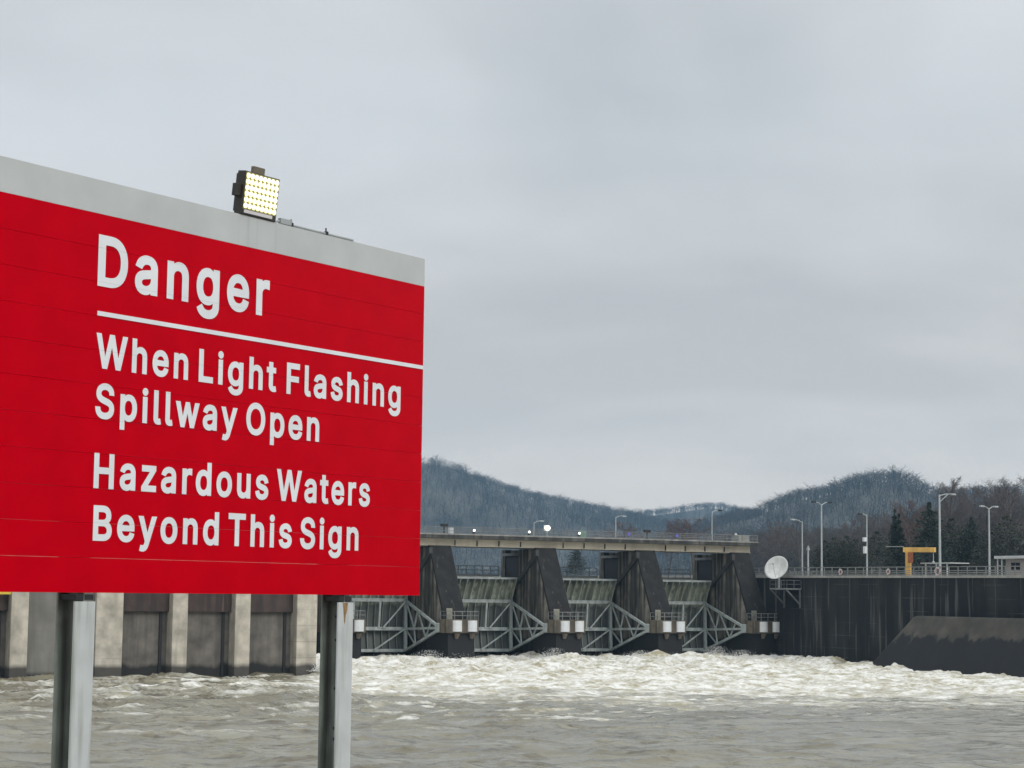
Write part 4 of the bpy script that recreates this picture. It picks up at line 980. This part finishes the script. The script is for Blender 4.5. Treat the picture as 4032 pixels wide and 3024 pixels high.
def make_pier():
    t = thing('spillway_pier', '', 'pier', group='concrete piers of the spillway')
    MB().prism_x([(0.2, -3), (16, -3), (16, 9.5), (8.5, 9.5), (8.5, 13.25), (4.15, 13.25), (0.2, 5.0)], -1.4, 1.4).build('shaft', M['pier'], t)
    MB().prism_x([(4.15, 13.40), (4.6, 13.40), (4.15, 13.0), (0.2, 4.62), (-0.05, 4.62), (-0.05, 5.05)], -1.43, 1.43).build('nose', M['nose'], t)
    MB().prism_x([(4.0, -3), (4.0, 3.0), (-1.75, 3.0), (-2.05, -3)], -1.75, 1.75).build('footing', M['nose_low'], t)
    bl = MB().box((-2.15, -2.15, 3.02), (2.15, -0.35, 4.6)).build('anchor_block', M['block'], t, bevel=0.04)
    for x in (-0.72, 1.28):                       # rounded white covers over tapering corbels
        d_ = MB(); arc = [(x - 0.60 * math.cos(t_), -2.153 - 0.40 * math.sin(t_)) for t_ in np.linspace(0, math.pi, 11)]
        for z0_, z1_, k_, mm, nm in ((3.2, 4.5, 1.0, 'white_panel', 'white_cover'), (2.35, 2.98, 0.0, 'corbel', 'corbel')):
            n_ = len(arc); d_ = MB()
            lo_ = arc if k_ else [(x + (p - x) * 0.34, -2.0 + (q + 2.153) * 0.2) for p, q in arc]
            up_ = arc if k_ else [(x + (p - x) * 0.62, -2.153 + (q + 2.153) * 0.7) for p, q in arc]
            d_.add([(p, q, z0_) for p, q in lo_] + [(p, q, z1_) for p, q in up_],
                   [tuple(range(n_ - 1, -1, -1)), tuple(range(n_, 2 * n_)), (0, n_, 2 * n_ - 1, n_ - 1)] + [(i, i + 1, n_ + i + 1, n_ + i) for i in range(n_ - 1)])
            d_.build(nm, M[mm], bl)
    r = MB(); railing(r, (-2.1, -0.45, 4.6), (-2.1, -2.1, 4.6), 0.95, 1.6, r=0.035); railing(r, (-2.1, -2.1, 4.6), (2.1, -2.1, 4.6), 0.95, 1.05, r=0.035); railing(r, (2.1, -2.1, 4.6), (2.1, -0.45, 4.6), 0.95, 1.6, r=0.035)
    r.build('guard_rail', M['rail'], bl)
    MB().box((-1.4, 12.2, 9.5), (1.4, 13.2, 13.2)).build('rear_column', M['pier'], t)
    MB().box((-1.15, -0.10, 4.62), (-0.35, -0.065, 5.9)).build('leak_plate', mat('pale_plate', (0.27, 0.27, 0.22), 0.9, 0.3, 2), t)
    return t


names = {-2: 'concrete spillway pier hidden beside the powerhouse end', -1: 'concrete spillway pier seen just right of the right sign post', 0: 'dark concrete pier at the right edge of the red sign board',
         1: 'dark concrete pier under the bright lamp on the bridge', 2: 'dark concrete pier in the middle between second and third arched gates', 3: 'last dark pier at the bridge end beside the lock wall'}
names[2] = 'dark concrete pier second from the lock wall under the small dark bridge floodlight'
pier0 = make_pier()
for i in range(-1, 4):
    loc = dam(PITCH_B * i + 2.0, 0)
    o = pier0 if i == -1 else dup(pier0, loc, ANG)
    o.location = loc; o.rotation_euler = (0, 0, ANG); o['label'] = names[i]


def make_gate():
    t = thing('radial_gate', '', 'spillway gate', group='radial gates of the spillway')
    R, X0, X1 = 10.6, -10.95, 0.45
    th = [math.radians(a) for a in np.linspace(-18.0, 35.2, 15)]
    vs, fs = [], []
    for a in th:
        for x in (X0, X1):
            for rr in (R, R + 0.05): vs.append((x, rr * math.cos(a), rr * math.sin(a)))
    for i in range(len(th) - 1):
        a, b = i * 4, i * 4 + 4
        fs += [(a, a + 2, b + 2, b), (a + 1, b + 1, b + 3, a + 3), (a, b, b + 1, a + 1), (a + 2, a + 3, b + 3, b + 2)]
    fs += [(0, 1, 3, 2), (len(vs) - 4, len(vs) - 2, len(vs) - 1, len(vs) - 3)]
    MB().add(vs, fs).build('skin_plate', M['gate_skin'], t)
    for k in range(12):
        x = X0 + 0.35 + k * (X1 - X0 - 0.6) / 11
        b = MB()
        for i in range(len(th) - 1):
            q = []
            for a in (th[i], th[i + 1]):
                dp = 0.62 if a > math.radians(17) else 0.36
                for rr, wd in ((R - 0.002, 0.05), (R - dp, 0.05)):
                    for sg in (-1, 1): q.append((x + sg * wd, rr * math.cos(a), rr * math.sin(a)))
            b.add(q, [(0, 2, 6, 4), (1, 5, 7, 3), (2, 3, 7, 6), (0, 4, 5, 1), (0, 1, 3, 2), (4, 6, 7, 5)])
        b.build('rib', M['gate'], t)
    for z, y, hh in ((3.15, 9.55, 0.42), (-0.32, 9.9, 0.42), (-2.95, 9.6, 0.36), (5.98, 8.35, 0.22)):
        MB().box((X0 + 0.1, y - 0.2, z - hh / 2), (X1 - 0.15, y + 0.25, z + hh / 2)).build('girder', M['truss'], t)
    for xa in (0.0, -10.3):
        U = lambda f: (xa, 9.35 + (0.15 - 9.35) * f, 3.1 + (0.1 - 3.1) * f)
        Lw = lambda f: (xa, 9.1 + (0.15 - 9.1) * f, -2.95 + (-0.25 + 2.95) * f)
        Md = lambda f: (xa, 9.4 + (0.15 - 9.4) * f, -0.33 + 0.3 * f)
        for nm, g in (('upper_arm', U), ('middle_arm', Md), ('lower_arm', Lw)): MB().bar(g(0), g(1), 0.29, 0.29).build(nm, M['truss'], t)
        MB().bar((xa, 9.4, 3.2), (xa, 9.2, -3.0), 0.36, 0.34).build('end_post', M['truss'], t)
        s = MB()
        for p, q in ((U(0.02), Md(0.28)), (U(0.37), Md(0.28)), (U(0.37), Lw(0.62)), (Md(0.28), Lw(0.30)), (Md(0.02), Lw(0.29)), (U(0.78), Lw(0.62))): s.bar(p, q, 0.155)
        s.build('bracing', M['truss'], t)
        MB().box((xa - 0.28, -0.3, -0.55), (xa + 0.28, 0.62, 0.55)).build('trunnion_hub', M['truss'], t, bevel=0.12)
    lb = MB()
    lb.bar((0, 9.2, 3.1), (-2.9, 9.5, -0.2), 0.16).bar((0, 9.3, -0.3), (-4.2, 9.2, -2.9), 0.16).bar((-10.3, 9.2, 3.1), (-7.4, 9.5, -0.2), 0.16).bar((-10.3, 9.3, -0.3), (-6.1, 9.2, -2.9), 0.16)
    lb.bar((-3.4, 9.4, 3.0), (-3.4, 9.7, -0.2), 0.24).bar((-6.9, 9.4, 3.0), (-6.9, 9.7, -0.2), 0.24)
    lb.build('cross_bracing', M['truss'], t)
    return t


gl = {0: 'raised arched steel gate half hidden behind the sign board', 1: 'raised arched steel gate in the bay left of the bright lamp', 2: 'raised arched steel gate in the bay right of the bright lamp', 3: 'raised arched steel gate in the last bay before the lock wall'}
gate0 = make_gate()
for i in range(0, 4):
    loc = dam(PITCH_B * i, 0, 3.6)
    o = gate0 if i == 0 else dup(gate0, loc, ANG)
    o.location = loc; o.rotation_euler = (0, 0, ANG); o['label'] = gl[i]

# hoist housings, lifting chains and walkways, one per bay
HOI = {0: 'behind the pier at the sign edge', 1: 'behind the pier under the bright lamp', 2: 'behind the pier second from the lock wall', 3: 'behind the last pier at the bridge end'}
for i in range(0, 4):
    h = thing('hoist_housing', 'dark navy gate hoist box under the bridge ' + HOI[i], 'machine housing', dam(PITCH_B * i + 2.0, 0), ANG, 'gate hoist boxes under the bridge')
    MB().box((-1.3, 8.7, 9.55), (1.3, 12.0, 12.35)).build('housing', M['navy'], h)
    MB().box((-1.8, 8.6, 12.42), (1.5, 12.1, 12.75)).build('light_beam', mat('grey_beam', (0.26, 0.28, 0.29), 0.8, 0.2, 1) if i == 0 else bpy.data.materials['grey_beam'], h)
    c = thing('lifting_chain', 'slanting dark gate lifting chain ' + HOI[i].replace('behind', 'beside'), 'chain', dam(PITCH_B * i + 0.35, 0), ANG, 'gate lifting chains')
    MB().bar((0, 9.0, 8.6), (0.1, 3.6, 12.6), 0.28, 0.5).build('chain', M['chain'], c)
    MB().box((-0.25, 3.2, 12.4), (0.2, 4.1, 13.1)).build('sheave', M['chain'], c)
BAY = {0: 'bay partly behind the sign', 1: 'bay left of the bright lamp', 2: 'bay right of the bright lamp', 3: 'last bay by the lock wall'}
for i in range(0, 4):
    wk = thing('walkway', 'steel walkway with railing above the gate in the ' + BAY[i], 'walkway', dam(PITCH_B * i - 11.2, 0), ANG, 'walkways behind the gates')
    MB().box((0.05, 13.5, 9.85), (11.7, 14.9, 10.1)).build('deck', M['galv'], wk)
    b = MB(); railing(b, (0.1, 13.6, 10.1), (11.65, 13.6, 10.1), 1.05, 1.2, r=0.045); b.build('railing', M['rail'], wk)
lp = MB().tube([(0, 0, 0), (0, 0, 2.6)], 0.09, 8); tag(lp.build('pole', M['galv']), 'thin white pole on the walkway of the bay left of the bright lamp', 'pole')
lp = bpy.data.objects['pole']; lp.location = dam(6.2, 14.2, 10.1)

# bridge
br = thing('service_bridge', 'long beige girder service bridge across the spillway piers', 'bridge', DO, ANG)
MB().box((-36, 3.55, 14.26), (48.3, 11.6, 14.68)).build('deck', M['deck'], br, bevel=0.03)
MB().box((-36, 3.50, 14.684), (48.3, 3.85, 14.86)).box((-36, 11.3, 14.684), (48.3, 11.65, 14.86)).build('kerb', M['kerb'], br)
for y in (4.62, 10.4):
    g = MB().box((-36, y, 13.42), (47.7, y + 0.12, 14.255)).box((-36, y - 0.22, 13.36), (47.7, y + 0.34, 13.418)).build('girder', M['girder'], br)
    st = MB()
    x = -35.2
    while x < 47.5:
        if y > 6 or abs(((x - 2.0 + 7.3) % PITCH_B) - 7.3) > 2.0: st.box((x - 0.04, y - 0.2, 13.44), (x + 0.04, y - 0.003, 14.1))
        x += 3.03
    st.build('stiffeners', M['chain'], g)
MB().box((47.2, 4.9, 13.45), (47.66, 10.3, 14.25)).build('end_diaphragm', M['girder'], br)
for y, nm in ((3.66, 'railing'), (11.45, 'railing')):
    b = MB(); railing(b, (-36, y, 14.86), (48.2, y, 14.86), 0.80, 2.4, (0.40, 1.0), 0.028, 0.22 if y < 5 else 0); b.build(nm, M['rail'], br)

# lamp posts -----------------------------------------------------------


def lamp_post(name, label, loc, h, arms, rz=ANG, r=0.11, arm=2.0, rise=0.35, double_rod=False, group=None):
    t = thing(name, label, 'lamp post', loc, rz, group)
    MB().tube([(0, 0, 0), (0, 0, h * 0.5), (0, 0, h)], r, 10, r * 0.6).build('pole', M['galv'], t)
    for a in arms:
        b = MB(); b.tube([(0, 0, h - 0.15), (a * arm * 0.4, 0, h + rise * 0.5), (a * arm, 0, h + rise)], 0.05, 6)
        if double_rod: b.tube([(0, 0, h - 0.9), (a * arm * 0.6, 0, h + rise * 0.4)], 0.04, 6)
        b.build('arm', M['galv'], t)
        MB().box((a * arm - 0.30, -0.16, h + rise - 0.16), (a * arm + 0.30, 0.16, h + rise + 0.03)).build('lamp_head', M['galv'] if abs(a) > 0.95 else M['dark'], t, bevel=0.04)
    return t


gb = 'lamp posts on the bridge'
lamp_post('lamp_post', 'short single arm lamp post just left of the bright bridge lamp', dam(17.6, 9, 14.69), 2.05, (1.0,), arm=1.1, r=0.09, rise=0.2, group=gb)
lamp_post('lamp_post', 'single arm lamp post in the middle of the bridge right of the green cabinet', dam(29.7, 9, 14.69), 3.1, (1.0,), arm=1.25, r=0.11, rise=0.12, group=gb)
lamp_post('lamp_post', 'single arm lamp post with dark lamp near the right end of the bridge', dam(44.65, 9, 14.69), 4.2, (0.9,), arm=1.4, r=0.10, rise=0.22, group=gb)
a_ = thing('antenna', 'thin leaning whip on the bridge rail beside the red sign', 'antenna', dam(0.0, 9, 14.69), ANG); MB().tube([(0, 0, 0), (0, 0, 0.9), (-0.35, 0, 1.7)], 0.05, 6).build('whip', M['galv'], a_)

gk = 'lamp posts along the lock wall'
LZ = 10.4
lamp_post('lamp_post', 'single arm lamp post nearest to the satellite dish with arm to the left', dam(50, -3.75, LZ), 7.0, (-1.0,), arm=1.5, rise=0.25, group=gk, rz=ANG - math.pi / 2 + 0.25 if False else ANG)
t_ = thing('short_pole', 'short plain grey pole right of the single arm lamp near the dish', 'pole', dam(50, -5.0, LZ), ANG); MB().tube([(0, 0, 0), (0, 0, 3.85)], 0.12, 8, 0.10).build('pole', M['galv'], t_); MB().box((-0.16, -0.16, 3.3), (0.16, 0.16, 3.6)).build('fitting', M['galv'], t_)
lamp_post('lamp_post', 'tall lamp post with two curved arms and dark lamps left of the evergreen clump', dam(50, -7.85, LZ), 9.1, (-0.9, 0.9), arm=1.35, rise=0.3, r=0.13, group=gk)
lb_ = lamp_post('lamp_post', 'lamp post with small white boxes on its pole and arm to the left', dam(50, -17.0, LZ), 7.5, (-0.9,), arm=1.15, rise=0.12, group=gk)
MB().box((-0.55, -0.18, 4.2), (-0.13, 0.18, 4.7)).build('box', M['white_panel'], lb_, bevel=0.03); MB().box((-0.45, -0.2, 2.75), (-0.13, 0.2, 3.6)).build('box', M['white_panel'], lb_, bevel=0.03)
lamp_post('lamp_post', 'tallest lamp post with one long braced arm to the right beside the yellow crane', dam(50, -30.6, LZ), 9.5, (1.0,), arm=2.1, rise=0.15, r=0.16, double_rod=True, group=gk)
lamp_post('lamp_post', 'rightmost lamp post with two pale curved arms left of the control building', dam(60, -27.8, LZ), 8.3, (-1.0, 1.0), arm=1.1, rise=0.25, r=0.14, group=gk)

# bridge lights and small fittings --------------------------------------
M['lamp_on'] = emit('bridge_lamp_glow', (1.0, 0.98, 0.90), 2.5)
M['lamp_big'] = emit('bright_lamp_glow', (1.0, 0.93, 0.72), 5.0)
for x, lb in ((6.3, 'small lit lamp on the bridge rail nearest the sign'), (13.95, 'small lit lamp on the bridge rail left of the big bright lamp'), (21.1, 'small lit lamp on the bridge rail next to the green cabinet')):
    t = thing('bridge_light', lb, 'lamp', dam(x, 3.66, 15.05), ANG, 'small lit lamps along the bridge rail')
    MB().ball((0, -0.12, 0.25), 0.14, 12, 8).build('bulb', M['lamp_on'], t, smooth=True); MB().box((-0.12, -0.05, -0.15), (0.12, 0.12, 0.06)).build('bracket', M['dark'], t)
t = thing('bright_lamp', 'big bright warm lamp glowing above the bridge rail', 'lamp', dam(17.3, 5.0, 14.69), ANG)
MB().ball((0, -0.1, 1.2), 0.34, 16, 10, 1, 0.6, 0.9).build('bulb', M['lamp_big'], t, smooth=True); MB().tube([(0, 0.1, 0), (0, 0.1, 1.2)], 0.09, 8).box((-0.4, 0.12, 0.85), (0.4, 0.3, 1.55)).build('stand', M['galv'], t)
for x, lb in ((2.3, 'small dark floodlight on the bridge rail above the pier by the sign'), (31.2, 'small dark floodlight on the bridge rail above the middle pier')):
    t = thing('rail_floodlight', lb, 'floodlight', dam(x, 3.75, 14.86), ANG, 'dark floodlights on the bridge rail')
    MB().tube([(0, 0, 0), (0, 0, 0.85)], 0.07, 8).build('post', M['dark'], t); MB().box((-0.45, -0.25, 0.82), (0.45, 0.2, 1.15)).build('head', M['dark'], t, bevel=0.05)
t = thing('green_cabinet', 'pale green cabinet on the bridge next to a small lamp', 'cabinet', dam(22.4, 5.0, 14.69), ANG); MB().box((-0.42, -0.3, 0), (0.42, 0.3, 0.95)).build('cabinet', M['green'], t, bevel=0.03); MB().box((-0.38, -0.32, 0.1), (0.38, -0.303, 0.85)).build('door', M['green'], t)
t = thing('white_tank', 'whitish drum on the bridge right of the dark floodlight by the sign', 'drum', dam(4.35, 6.0, 14.69), ANG); MB().tube([(0, 0, 0), (0, 0, 0.95)], 0.33, 14).build('drum', M['white_panel'], t)
t = thing('control_cabin', 'small grey cabin box at the right end of the bridge', 'cabin', dam(47.3, 6.0, 14.69), ANG); MB().box((-1.0, -0.8, 0), (0.7, 0.8, 0.95)).build('walls', M['cab'], t); MB().box((-0.2, -0.9, 0.955), (0.75, 0.9, 1.05)).build('roof', M['roof'], t); MB().ball((-0.9, 0, 1.1), 0.18, 8, 6).build('lamp', M['white_panel'], t)
for x, lb in ((28.4, 'small violet blue sign on the bridge rail near the middle lamp post'), (35.6, 'small violet blue sign on the bridge rail between the two right lamp posts')):
    t = thing('rail_sign', lb, 'sign', dam(x, 3.58, 15.2), ANG, 'violet signs on the bridge rail'); MB().box((-0.17, -0.03, 0), (0.17, 0.0, 0.34)).build('plate', M['blue'], t)

# ---- lock wall
lk = thing('lock_wall', 'long dark stained concrete lock wall with pale coping and railing', 'wall', dam(47.3, 0), ANG)
MB().box((0, -140, -3), (6.0, 12, 10.12)).build('wall', M['lock'], lk)
MB().box((-0.12, -140, 10.125), (6.1, 12, 10.42)).build('coping', M['coping'], lk)
b = MB(); railing(b, (0.1, -138, 10.42), (0.1, 11.5, 10.42), 0.98, 1.55, (0.12, 0.32, 0.55, 1.0), 0.045); b.build('railing', M['rail'], lk)
lkb = MB().box((53.31, -150, 9.0), (100, 40, 10.2)); o = lkb.build('lock_esplanade', M['coping']); o.location = DO; o.rotation_euler = (0, 0, ANG); tag(o, kind='structure')
gd = thing('guide_block', 'low battered concrete block with sloping end at the foot of the lock wall', 'wall block', dam(0, 0), ANG)
gv = [(41.0, -27.0, -1.2), (45.2, -31.6, 5.75), (47.28, -31.6, 5.75), (47.28, -27.0, -1.2), (41.0, -140, -1.2), (45.2, -140, 5.75), (47.28, -140, 5.75), (47.28, -140, -1.2)]
MB().add(gv, [(0, 1, 2, 3), (4, 7, 6, 5), (0, 4, 5, 1), (1, 5, 6, 2), (2, 6, 7, 3), (0, 3, 7, 4)]).build('block', M['guide'], gd, bevel=0.3)
for tt, lb, rr in ((15.3, 'pale pink life ring on the lock wall railing left of the boxed lamp post', 0.3), (33.4, 'pink life ring on the lock wall railing at the tallest lamp post', 0.42), (24.5, 'small pink life ring on the railing left of the yellow crane', 0.28)):
    t = thing('life_ring', lb, 'life ring', dam(47.25, -tt, 10.85), ANG, 'life rings on the lock wall railing')
    b = MB(); b.tube([(0, rr * math.cos(a), rr * math.sin(a)) for a in np.linspace(0, 6.2832, 15)], 0.1, 6); b.build('ring', M['ring'], t)

# ---- satellite dish on its bracket platform
dp = thing('dish_platform', 'steel bracket platform with railing fixed high on the lock wall', 'platform', dam(47.28, -5.3), ANG)
MB().box((-2.3, -2.0, 8.62), (-0.02, 1.7, 8.80)).build('deck', mat('weathered_steel', (0.20, 0.205, 0.205), 0.7, 0.3, 2), dp)
b = MB(); railing(b, (-2.25, -1.95, 8.8), (-2.25, 1.65, 8.8), 1.0, 1.2, r=0.03); railing(b, (-2.25, -1.95, 8.8), (-0.05, -1.95, 8.8), 1.0, 1.1, r=0.03); railing(b, (-2.25, 1.65, 8.8), (-0.05, 1.65, 8.8), 1.0, 1.1, r=0.03); b.build('railing', mat('dull_railing', (0.13, 0.135, 0.14), 0.7, 0.2, 2), dp)
for y in (-1.8, 1.5): MB().bar((-2.2, y, 8.6), (-0.05, y, 6.7), 0.16).box((-0.22, y - 0.09, 6.3), (-0.02, y + 0.09, 8.6)).build('brace', bpy.data.materials['dull_railing'], dp)
sd = thing('satellite_dish', 'large white satellite dish tilted upward on the lock wall platform', 'satellite dish', dam(45.9, -4.05, 8.80))
Rd, fl = 1.62, 1.5
aim = Vector((-0.50, -0.74, 0.42)).normalized(); q_ = aim.to_track_quat('Z', 'Y').to_matrix().to_4x4()
vs, fs = [], []
nr_, na_ = 8, 36
for side in (0, 1):
    for i in range(nr_ + 1):
        r = Rd * i / nr_
        for k in range(na_):
            a = 2 * math.pi * k / na_; vs.append((r * math.cos(a), r * math.sin(a), r * r / (4 * fl) - 0.05 * side))
o2 = (nr_ + 1) * na_
for i in range(nr_):
    for k in range(na_):
        k2 = (k + 1) % na_
        fs.append((i * na_ + k, (i + 1) * na_ + k, (i + 1) * na_ + k2, i * na_ + k2)); fs.append((o2 + i * na_ + k, o2 + i * na_ + k2, o2 + (i + 1) * na_ + k2, o2 + (i + 1) * na_ + k))
for k in range(na_): k2 = (k + 1) % na_; fs.append((nr_ * na_ + k, o2 + nr_ * na_ + k, o2 + nr_ * na_ + k2, nr_ * na_ + k2))
ctr = Vector((0, 0, 2.45))
tf = Matrix.Translation(ctr) @ q_
MB().add([tf @ Vector(v) for v in vs], fs).build('reflector', M['dish'], sd, smooth=True)
for a in (0.6, 2.7, 4.8): MB().tube([tf @ Vector((1.3 * math.cos(a), 1.3 * math.sin(a), 0.28)), tf @ Vector((0, 0, 1.45))], 0.035, 6).build('feed_strut', M['galv'], sd)
MB().tube([tf @ Vector((0, 0, 1.3)), tf @ Vector((0, 0, 1.65))], 0.10, 8).build('feed_horn', M['galv'], sd)
MB().tube([(0.25, 0.5, 0), (0.25, 0.5, 2.2)], 0.14, 8).bar((0.25, 0.5, 2.2), tuple(ctr - aim * 0.08), 0.2).build('mount', M['galv'], sd)

# ---- jib crane, control building, shelter
cr = thing('jib_crane', 'yellow jib crane with rusty hoist standing on the lock wall', 'crane', dam(56, -17.55, 10.2), ANG - math.pi / 2 + 0.55)
MB().box((-0.30, -0.3, 0), (0.30, 0.3, 3.2)).build('column', M['yellow'], cr, bevel=0.03)
MB().box((-0.60, -0.28, 3.21), (3.45, 0.28, 3.80)).build('beam', M['yellow'], cr, bevel=0.03)
MB().box((0.05, -0.42, 1.9), (0.72, -0.302, 3.2)).build('hoist', M['rust'], cr, bevel=0.03)
MB().tube([(3.2, 0, 3.2), (3.2, 0, 2.1)], 0.05, 6).ball((3.2, 0, 2.0), 0.16, 8, 6).build('hook', M['galv'], cr)
MB().tube([(-0.6, 0, 3.9), (-2.9, 0, 3.9)], 0.035, 6).build('tie_rod', M['galv'], cr)

cb = thing('control_building', 'low grey control building with flat pale roof and dark windows at right edge', 'building', dam(62, -28.4, 10.2), ANG - math.pi / 2)
MB().box((0, 0, 0), (9, 6, 2.35)).build('wall', M['wallb'], cb)
MB().box((-1.15, -0.8, 2.40), (9.6, 6.6, 2.75)).build('roof', M['roof'], cb, bevel=0.03)
for x in (1.0, 1.8): o = MB().box((x, -0.05, 1.1), (x + 0.68, -0.004, 1.95)).build('window', M['glass'], cb)
for x in (-0.85, -0.1): MB().bar((x, -0.5, 0), (x, -0.5, 2.39), 0.12).build('post', M['roof'], cb)
MB().box((-0.85, -0.56, 1.5), (-0.1, -0.5, 1.6)).build('cross_rail', M['roof'], cb)
sh = thing('shelter', 'low open shelter with thin pale roof behind the tallest lamp post', 'shelter', dam(58, -18.6, 10.2), ANG - math.pi / 2)
MB().box((-0.6, -0.5, 1.82), (5.0, 2.5, 1.94)).build('roof', M['roof'], sh)
for x in (0.2, 2.2, 4.2): MB().bar((x, -0.3, 0), (x, -0.3, 1.8), 0.14).build('post', M['roof'], sh)
MB().box((0.3, 2.0, 0), (4.1, 2.2, 1.8)).build('back_wall', M['dark'], sh)

# ================================================================== POWERHOUSE
ph = thing('powerhouse', 'pale concrete powerhouse with tall piers and dark bays behind the sign posts', 'powerhouse', dam(0, 0), ANG)
LEFTS = [(-67.6, -66.1), (-60.75, -59.2), (-53.1, -50.6), (-45.95, -44.5), (-39.9, -38.4), (-33.75, -31.7)]
FY, RY = -38.0, -36.5
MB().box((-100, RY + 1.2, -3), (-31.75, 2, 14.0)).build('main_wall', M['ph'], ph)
MB().box((-100, FY + 0.3, 10.0), (-31.7, RY + 1.19, 14.6)).build('deck_beam', M['ph'], ph)
for a, b_ in LEFTS:
    MB().prism_x([(FY, -3), (RY + 1.195, -3), (RY + 1.195, 9.99), (FY, 9.99)], a, b_).build('pier', M['ph'], ph, bevel=0.06)
for (a0, a1), (b0, b1) in zip(LEFTS[:-1], LEFTS[1:]):
    if a0 == -60.75:
        MB().box((a1, FY + 0.55, -3), (b0, RY + 0.8, 9.9)).build('bay_wall', mat('powerhouse_bay_wall', (0.23, 0.222, 0.20), 0.9, 0.15, 0.6, streak=(0.12, 0.115, 0.10), streak_amt=0.5, joint=1.6, low=((0.03, 0.03, 0.03), 0.3, 0.3)), ph)
        continue
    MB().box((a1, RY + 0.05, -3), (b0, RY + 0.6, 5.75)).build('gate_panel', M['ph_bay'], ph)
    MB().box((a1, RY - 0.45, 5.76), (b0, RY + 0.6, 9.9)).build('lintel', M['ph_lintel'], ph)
    MB().box((b0 - 0.75, RY - 0.12, -3), (b0 - 0.5, RY + 0.045, 5.7)).build('guide_slot', M['dark'], ph)
MB().box((-66.05, FY + 0.1, 7.18), (-60.8, FY + 0.45, 7.48)).build('yellow_beam', M['yellow2'], ph)

# ================================================================== HAZE
hz = MB().box((-1800, -400, -5), (2600, 3900, 330))
m = bpy.data.materials.new('air_haze'); m.use_nodes = True
t = m.node_tree; t.nodes.clear()
pv = t.nodes.new('ShaderNodeVolumePrincipled'); pv.inputs['Color'].default_value = (0.37, 0.70, 1.0, 1); pv.inputs['Density'].default_value = 0.000125
pv.inputs['Anisotropy'].default_value = 0.1
mo = t.nodes.new('ShaderNodeOutputMaterial'); t.links.new(pv.outputs[0], mo.inputs['Volume'])
tag(hz.build('haze', m), kind='stuff')
